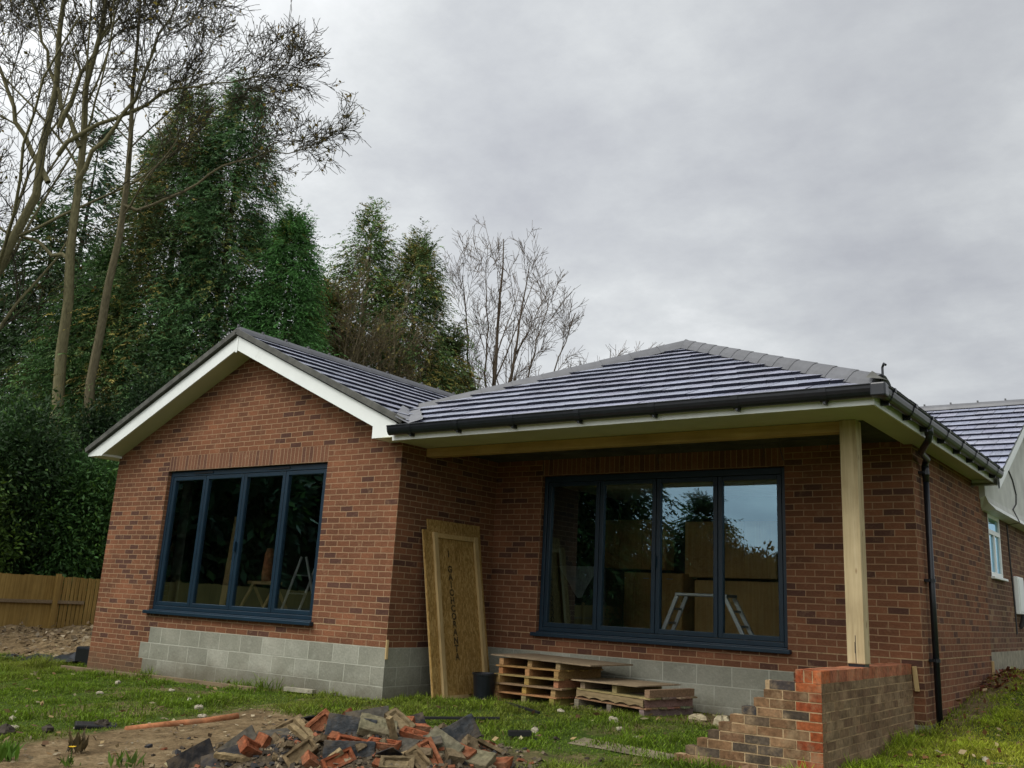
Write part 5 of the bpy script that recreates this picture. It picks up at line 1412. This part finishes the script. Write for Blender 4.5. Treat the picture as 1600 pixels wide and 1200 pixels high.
gr = link_mesh(np_mesh('grass', np.concatenate(Vs), np.concatenate(Fs), np.concatenate(Cs), mat=M['grassblade']), 'grass')
tag(gr, 'short uneven lawn grass around the house', 'grass', kind='stuff')
# fallen leaves and litter
def litter(n, x0, x1, y0, y1, cols, smin, smax, dz=.03, cond=None):
    x = rg.uniform(x0, x1, n); y = rg.uniform(y0, y1, n); k = ~in_house(x, y)
    if cond is not None: k &= cond(x, y)
    x = x[k]; y = y[k]; m = len(x)
    z = G0(x, y)+heap(x, y)+rg.uniform(.01, dz, m)
    A = unit(np.stack([rg.normal(size=m), rg.normal(size=m), rg.normal(size=m)*.35], -1))*rg.uniform(smin, smax, (m, 1)); B = unit(np.cross(A, np.array([0, 0, 1.])+rg.normal(size=(m, 3))*.4))*rg.uniform(.25, .4, (m, 1))*np.linalg.norm(A, axis=1, keepdims=True)
    V, F_ = quads(np.stack([x, y, z], -1), A, B); c = np.array(cols)[rg.integers(0, len(cols), m)]*rg.uniform(.6, 1.3, (m, 1))
    return V, F_, c
parts = [litter(700, -9, 9.5, -4.5, 2, [(.28, .20, .09), (.20, .12, .05), (.34, .30, .16), (.14, .08, .04)], .04, .10, .06),
         litter(700, 5.75, 6.6, 4.2, 6.6, [(.14, .035, .018), (.10, .028, .015), (.18, .07, .03)], .04, .09, .07, lambda x, y: rg.random(len(x)) < np.exp(-((x-5.9)/.25)**2)),
         litter(500, -1, 3, -4.5, -1.3, [(.34, .28, .18), (.24, .19, .11), (.16, .12, .08)], .02, .07, .02),
         litter(1800, -12.8, -6.6, .2, 6, [(.26, .20, .12), (.17, .12, .07), (.33, .27, .18), (.10, .07, .04)], .04, .14, .06),
         litter(900, 5.7, 9.5, -1, 6, [(.26, .13, .05), (.18, .08, .035), (.34, .26, .14)], .04, .09, .06)]
off = 0; Vs = []; Fs = []; Cs = []
for V, F_, c in parts:
    Vs.append(V); Fs.append(F_+off); Cs.append(c); off += len(V)
tag(link_mesh(np_mesh('fallen_leaves', np.concatenate(Vs), np.concatenate(Fs), np.concatenate(Cs), mat=M['leaf']), 'fallen_leaves'), 'scattered dead leaves and litter on the ground', 'leaves', kind='stuff')

# ------------------------------------------------------------------ stones in the grass
def lump(name, label, cat, x, y, r, col, seed, group=None, mat='stone', squash=.6, z=None, parentless=True):
    rs = random.Random(seed); mb = MB(); nu, nv = 9, 6; vs = []
    ph = [rs.uniform(0, 6) for _ in range(6)]
    zz_ = gz(x, y) if z is None else z
    for j in range(nv+1):
        th_ = PI*j/nv
        for i in range(nu):
            a = 2*PI*i/nu
            k = r*(1+.22*math.sin(2*a+ph[0])+.16*math.sin(3*a+ph[1]+th_*2)+.14*math.sin(3*th_+ph[2]))
            vs.append((x+k*math.sin(th_)*math.cos(a), y+k*math.sin(th_)*math.sin(a)*.8, zz_+r*squash*.45+k*squash*math.cos(th_)))
    fs = []
    for j in range(nv):
        for i in range(nu):
            i2 = (i+1) % nu; fs.append((j*nu+i, (j+1)*nu+i, (j+1)*nu+i2, j*nu+i2))
    mb.faces(vs, fs, col)
    return tag(mb.build(name, M[mat], None, (x, y, zz_)), label, cat, group)
lump('stone', 'larger pale stone on bare earth left of the dwarf wall steps', 'stone', 3.62, 1.05, .085, (.40, .34, .22), 1)
lump('stone', 'second pale stone beside the larger one near the dwarf wall steps', 'stone', 3.95, .95, .095, (.44, .38, .25), 2)
mb = MB(); mb.bar((4.05, .85, gz(4, .85)+.05), (4.3, .70, gz(4.3, .7)+.03), .03, .012); tag(mb.build('offcut', M['upvc'], None, (4.2, .8, -.55)), 'small white plastic offcut by the pale stones', 'offcut')
white = [(-2.75, -.95), (-4.1, -.85), (-1.9, -1.3), (-3.3, -1.6), (-.7, -2.0), (-1.25, -1.65), (2.62, -.55), (3.05, .25), (3.6, -.25), (2.2, .55), (3.3, -.05), (-1.5, -3.6), (-2.1, -3.3), (-1.05, -3.2), (-2.6, -3.0), (6.5, .9), (7.2, 1.6), (6.9, 2.6)]
for k, (x, y) in enumerate(white):
    lump('stone', 'small pale stone lying in the lawn', 'stone', x, y, random.uniform(.030, .055), (.36, .32, .24), 100+k, 'small pale stones in the lawn')
dk = [(-1.35, -3.75), (-1.15, -3.45), (-1.7, -3.9), (-.95, -3.0), (-2.3, -3.6)]
for k, (x, y) in enumerate(dk):
    lump('clod', 'dark clod of earth along the edge of the bare ground at lower left', 'clod', x, y, random.uniform(.06, .11), (.055, .045, .035), 140+k, 'dark clods of earth at lower left')
# weeds at the very lower left
def weed(name, label, x, y, h, n, col, seed, flower=False, cat='weed'):
    rs = np.random.default_rng(seed); t = thing(name, label, cat, (x, y, gz(x, y)))
    a = rs.uniform(0, 2*PI, n); ln = rs.uniform(.3, 1., n)*h; lean = rs.uniform(.1, .8, n)
    P = np.stack([rs.normal(size=n)*.05, rs.normal(size=n)*.05, np.zeros(n)], -1)
    A = np.stack([np.cos(a)*lean, np.sin(a)*lean, np.ones(n)], -1)*ln[:, None]*.8; B = unit(np.cross(A, rs.normal(size=(n, 3))))*(ln*.10)[:, None]
    V, F_ = quads(P, A, B); c = np.array(col)*rs.uniform(.6, 1.4, (n, 1))
    link_mesh(np_mesh('leaf_rosette', V, F_, c, mat=M['grassblade']), 'leaf_rosette', t)
    if flower:
        nf = 14; an = np.arange(nf)*2*PI/nf; Pf = np.zeros((nf, 3)); Pf[:, 2] = h*1.1
        Af = np.stack([np.cos(an)*.035, np.sin(an)*.035, np.full(nf, .012)], -1); Bf = np.stack([-np.sin(an)*.009, np.cos(an)*.009, np.zeros(nf)], -1)
        V, F_ = quads(Pf, Af, Bf); link_mesh(np_mesh('flower', V, F_, np.tile(np.array([.75, .48, .02]), (nf, 1)), mat=M['leaf']), 'flower', t)
        mb = MB(); mb.tube([(0, 0, 0), (.01, 0, h*.6), (0, 0, h*1.1)], .004, 5, (.06, .1, .02)); mb.build('stem', M['leaf'], t, local=True)
weed('weed', 'bright green weed in the bottom left corner of the picture', .02, -4.45, .22, 40, (.10, .20, .02), 1)
weed('dandelion', 'yellow-flowered dandelion at the bottom edge, lower left', .55, -4.2, .13, 20, (.09, .15, .02), 2, True, 'flower')
weed('weed', 'upright leafy weed right of the dandelion at the bottom edge', .95, -3.95, .20, 26, (.09, .16, .02), 3)
weed('weed', 'tuft of pale grass at the back of the rubble heap', 1.55, -2.45, .22, 60, (.12, .17, .03), 4)
weed('weed', 'dry brown weed stalks on the bare earth at lower left', .15, -3.9, .30, 24, (.10, .075, .035), 5)

# ------------------------------------------------------------------ rubble heap
def brick_mesh(kind, seed):
    """frogged brick, half brick, grey block, slate, rough lump; origin at its centre"""
    rs = random.Random(seed); mb = MB()
    j = lambda s=.007: rs.uniform(-s, s)
    if kind in ('red', 'brown'):
        L_, W_, H_ = .215, .1025, .068
        col = random.choice([(.34, .115, .055), (.30, .095, .045), (.38, .15, .08)]) if kind == 'red' else random.choice([(.19, .14, .08), (.155, .115, .065), (.22, .17, .10)])
        x, y, z = L_/2, W_/2, H_/2; m_ = .022; fz = z-.016
        o = [(-x+j(), -y+j()), (x+j(), -y+j()), (x+j(), y+j()), (-x+j(), y+j())]
        i = [(-x+m_, -y+m_), (x-m_, -y+m_), (x-m_, y-m_), (-x+m_, y-m_)]
        i2 = [(a*.86, b*.8) for a, b in i]
        vs = [(a, b, -z) for a, b in o]+[(a, b, z+j(.003)) for a, b in o]+[(a, b, z) for a, b in i]+[(a, b, fz) for a, b in i2]
        fs = [(0, 3, 2, 1), (0, 1, 5, 4), (1, 2, 6, 5), (2, 3, 7, 6), (3, 0, 4, 7)]
        for k in range(4):
            k2 = (k+1) % 4; fs += [(4+k, 4+k2, 8+k2, 8+k), (8+k, 8+k2, 12+k2, 12+k)]
        fs.append((12, 13, 14, 15))
        for f_ in fs:
            kk = rs.uniform(.75, 1.2); mb.faces(vs, [f_], tuple(c*kk for c in col))
        return mb, .003
    if kind in ('halfred', 'halfbrown'):
        col = (.33, .12, .06) if kind == 'halfred' else (.19, .145, .09)
        L_ = rs.uniform(.09, .14); vs = []
        for zz_ in (-.033, .033):
            vs += [(-L_/2+j(), -.051+j(), zz_+j()), (L_/2+j(.02), -.051+j(), zz_+j()), (L_/2+j(.02), .051+j(), zz_+j()), (-L_/2+j(), .051+j(), zz_+j())]
        for f_ in [(0, 3, 2, 1), (4, 5, 6, 7), (0, 1, 5, 4), (1, 2, 6, 5), (2, 3, 7, 6), (3, 0, 4, 7)]:
            kk = rs.uniform(.7, 1.2); mb.faces(vs, [f_], tuple(c*kk for c in col))
        return mb, .004
    if kind == 'block':
        col = random.choice([(.20, .185, .12), (.17, .16, .115)])
        mb.box(-.13, .13, -.09, .09, -.032, .032, col); return mb, .008
    if kind == 'dark':
        mb.box(-.165, .165, -.085, .085, -.03, .03, (.055, .062, .072)); return mb, .006
    if kind == 'slate':
        mb.box(-.15, .15, -.09, .09, -.007, .007, random.choice([(.036, .037, .042), (.085, .08, .07), (.022, .022, .025)])); return mb, .002
    if kind == 'stick':
        mb.box(-.14, .14, -.022, .022, -.018, .018, random.choice([(.30, .23, .13), (.22, .165, .095)])); return mb, .004
HG = 'loose pieces in the rubble heap'
CAT = {'red': 'brick', 'brown': 'brick', 'halfred': 'brick', 'halfbrown': 'brick', 'block': 'block', 'dark': 'block', 'slate': 'slate', 'stick': 'rubble'}
NAME = {'red': 'red_brick', 'brown': 'dirty_brick', 'halfred': 'half_brick', 'halfbrown': 'half_brick', 'block': 'paving_block', 'dark': 'coping_block', 'slate': 'roof_slate', 'stick': 'rubble_piece'}
CHIP = bpy.data.textures.new('chips', 'CLOUDS'); CHIP.noise_scale = .035; CHIP.noise_depth = 3
NR = [0]
def piece(kind, loc, rot, label, group=None, scale=1.):
    NR[0] += 1
    mb, bv = brick_mesh(kind, 300+NR[0])
    o = mb.build(NAME[kind], M['loose'], None, local=True, bevel=bv)
    sb = o.modifiers.new('split', 'SUBSURF'); sb.subdivision_type = 'SIMPLE'; sb.levels = sb.render_levels = 3 if kind in ('red', 'brown') else 4
    dm = o.modifiers.new('chips', 'DISPLACE'); dm.texture = CHIP; dm.texture_coords = 'GLOBAL'; dm.strength = .010 if kind != 'slate' else .006; dm.mid_level = .62
    o.location = loc; o.rotation_euler = rot; o.scale = (scale,)*3
    return tag(o, label, CAT[kind], group)
VA = math.atan2(fw.y, fw.x)-PI/2          # heading of the view, used to turn pieces
HEAPLIST = [
    ('red', (2.214, -3.094, -0.438), (1.571, -0.733, 0.761), 'red brick stood on edge and slanting up at the top left of the rubble heap'),
    ('dark', (2.512, -3.017, -0.45), (1.187, 0.105, 0.691), 'long slate-grey coping block lying across the top of the rubble heap'),
    ('slate', (2.463, -2.776, -0.398), (0.873, -0.175, 0.796), 'grey slate piece behind the long dark coping block on the rubble heap'),
    ('block', (2.662, -2.867, -0.426), (0.489, 0.209, 0.831), 'moss-grey paving block at the very top of the rubble heap'),
    ('brown', (2.707, -2.652, -0.401), (0.524, 0.524, 0.098), 'tan brick slab tilted at the top right of the rubble heap'),
    ('stick', (2.848, -2.873, -0.468), (0.175, 1.082, 1.668), 'upright tan stone splinter just below the top of the rubble heap'),
    ('halfred', (2.824, -2.541, -0.446), (0.087, 0.0, 0.796), 'small red brick end behind the pale-topped red brick on the heap'),
    ('red', (2.93, -2.695, -0.482), (0.262, 0.175, 0.481), 'red brick with pale mortar on top, right of the upright splinter'),
    ('dark', (2.951, -2.214, -0.506), (1.309, -0.489, 0.883), 'dark tile leaning up like a fin at the right of the rubble heap'),
    ('block', (3.145, -2.624, -0.54), (0.733, 0.436, 0.185), 'grey-brown paving slab leaning on the right flank of the rubble heap'),
    ('red', (2.871, -3.014, -0.529), (0.175, 0.035, 0.481), 'red brick lying frog-up in the middle of the rubble heap'),
    ('red', (2.671, -3.155, -0.536), (0.96, 0.14, 0.534), 'red brick showing its hollow frog, left of the middle of the heap'),
    ('red', (2.726, -3.34, -0.628), (1.012, -0.349, 1.232), 'red brick on its side with the frog facing out, low on the heap'),
    ('brown', (2.421, -3.442, -0.597), (0.908, -0.611, 1.11), 'khaki brick leaning on the left flank of the rubble heap'),
    ('red', (1.975, -3.524, -0.619), (0.611, 0.436, 1.494), 'red brick tipped on its corner at the left of the rubble heap'),
    ('halfred', (1.935, -3.414, -0.576), (1.222, 0.175, 0.098), 'pinkish brick end standing up at the left of the rubble heap'),
    ('slate', (1.509, -3.742, -0.741), (1.134, -0.524, 0.796), 'dark slate standing on edge at the far left foot of the heap'),
    ('slate', (1.692, -3.463, -0.648), (0.873, -0.663, 0.796), 'black slate shard leaning on the left of the rubble heap'),
    ('slate', (1.773, -3.644, -0.694), (0.524, -0.349, 0.796), 'second black slate shard low on the left of the rubble heap'),
    ('stick', (1.9, -3.636, -0.674), (0.175, 0.087, 0.621), 'pale stone splinter lying flat at the lower left of the heap'),
    ('stick', (2.254, -3.27, -0.513), (0.349, 0.489, 0.185), 'long pale stone splinter slanting down left of the edge-on red brick'),
    ('stick', (2.192, -3.185, -0.483), (0.262, 0.524, 0.01), 'short tan stone splinter above the long slanting one'),
    ('slate', (1.883, -3.211, -0.534), (0.209, -0.14, 0.796), 'flat dark slate at the back left of the rubble heap'),
    ('brown', (1.832, -3.053, -0.506), (0.436, -0.436, 1.057), 'muddy brick lying at the back left edge of the heap'),
    ('halfred', (2.573, -3.457, -0.645), (0.349, 0.524, 1.145), 'small salmon-red brick piece low in the front of the heap'),
    ('stick', (2.655, -3.421, -0.652), (0.262, -0.663, 0.97), 'pale splinter standing beside the small salmon-red piece'),
    ('slate', (3.017, -2.752, -0.506), (0.244, -0.209, 0.761), 'grey slate lying flat below the pale-topped red brick'),
    ('red', (3.187, -2.808, -0.584), (0.785, 0.873, 0.01), 'dark red brick sliding down the right of the middle of the heap'),
    ('stick', (3.018, -3.005, -0.587), (0.175, -0.244, 0.708), 'long brown stone splinter across the front of the heap'),
    ('brown', (3.189, -2.934, -0.623), (0.524, 0.611, 0.098), 'tan crumbling brick low at the front right of the heap'),
    ('halfred', (3.267, -2.51, -0.583), (0.349, 0.262, 0.272), 'orange brick end at the right edge of the rubble heap'),
    ('halfbrown', (3.286, -2.644, -0.597), (0.349, 0.175, 0.97), 'cream stone lump beside the orange brick end'),
    ('block', (3.35, -2.464, -0.62), (0.349, 0.087, 0.272), 'grey stone slab low on the right foot of the heap'),
    ('halfred', (3.502, -2.306, -0.654), (0.262, -0.087, 0.272), 'red cored brick end at the far right foot of the heap'),
    ('brown', (3.09, -3.077, -0.635), (0.698, 0.0, 0.708), 'buff brick face at the bottom edge in the middle of the heap'),
    ('dark', (2.723, -3.227, -0.593), (1.396, 0.0, 0.726), 'dark flat block under the frog-up red bricks'),
    ('halfbrown', (3.13, -2.234, -0.559), (0.873, 0.349, 1.145), 'rounded brown lump behind the right flank of the heap')]
for (kind, loc, rot, label) in HEAPLIST:
    piece(kind, loc, (rot[0], rot[1], rot[2]), label, None, 1.2)
# fine broken stuff and soil crumbs over the heap and around it
mb = MB(); rd_ = random.Random(5)
for k in range(2600):
    x = HX+rd_.gauss(0, .75); y = HY+rd_.gauss(0, .7); hh = float(heap(np.array(x), np.array(y)))
    if hh < .012 and rd_.random() < .7: continue
    sz = rd_.uniform(.008, .032); c = rd_.choice([(.10, .08, .055), (.14, .11, .075), (.05, .04, .03), (.24, .19, .12), (.22, .085, .045), (.04, .04, .042)])
    Mx = Matrix.Translation((x, y, gz(x, y)+hh+sz*.3)) @ Matrix.Rotation(rd_.uniform(0, 6), 4, 'Z') @ Matrix.Rotation(rd_.uniform(-.8, .8), 4, 'X') @ Matrix.Rotation(rd_.uniform(-.8, .8), 4, 'Y')
    mb.box(-sz, sz, -sz*rd_.uniform(.4, .9), sz*.7, -sz*.4, sz*rd_.uniform(.2, .6), c, Mx)
tag(mb.build('rubble_debris', M['stone']), 'fine broken masonry and soil crumbs over the rubble heap', 'rubble', kind='stuff')
# smaller loose fill
rh = random.Random(77)
fill = [('halfred', 'red brick fragment among the fill of the rubble heap', 'red brick fragments in the rubble heap'), ('halfbrown', 'mud-coloured brick fragment among the fill of the rubble heap', 'mud-coloured brick fragments in the rubble heap'),
        ('stick', 'narrow splinter of stone among the fill of the rubble heap', 'stone splinters in the rubble heap'), ('slate', 'dark broken slate among the fill of the rubble heap', 'broken slates in the rubble heap')]
cnt = 0
while cnt < 95:
    x = HX+rh.gauss(0, .5); y = HY+rh.gauss(0, .5)
    hh = float(heap(np.array(x), np.array(y)))
    if hh < .03: continue
    k = rh.choices(range(4), (5, 6, 2, 1.5))[0]
    piece(fill[k][0], (x, y, gz(x, y)+hh+rh.uniform(-.005, .045)), (rh.uniform(-.7, .7), rh.uniform(-.7, .7), rh.uniform(0, 6.28)), fill[k][1], fill[k][2], rh.uniform(.55, 1.))
    cnt += 1
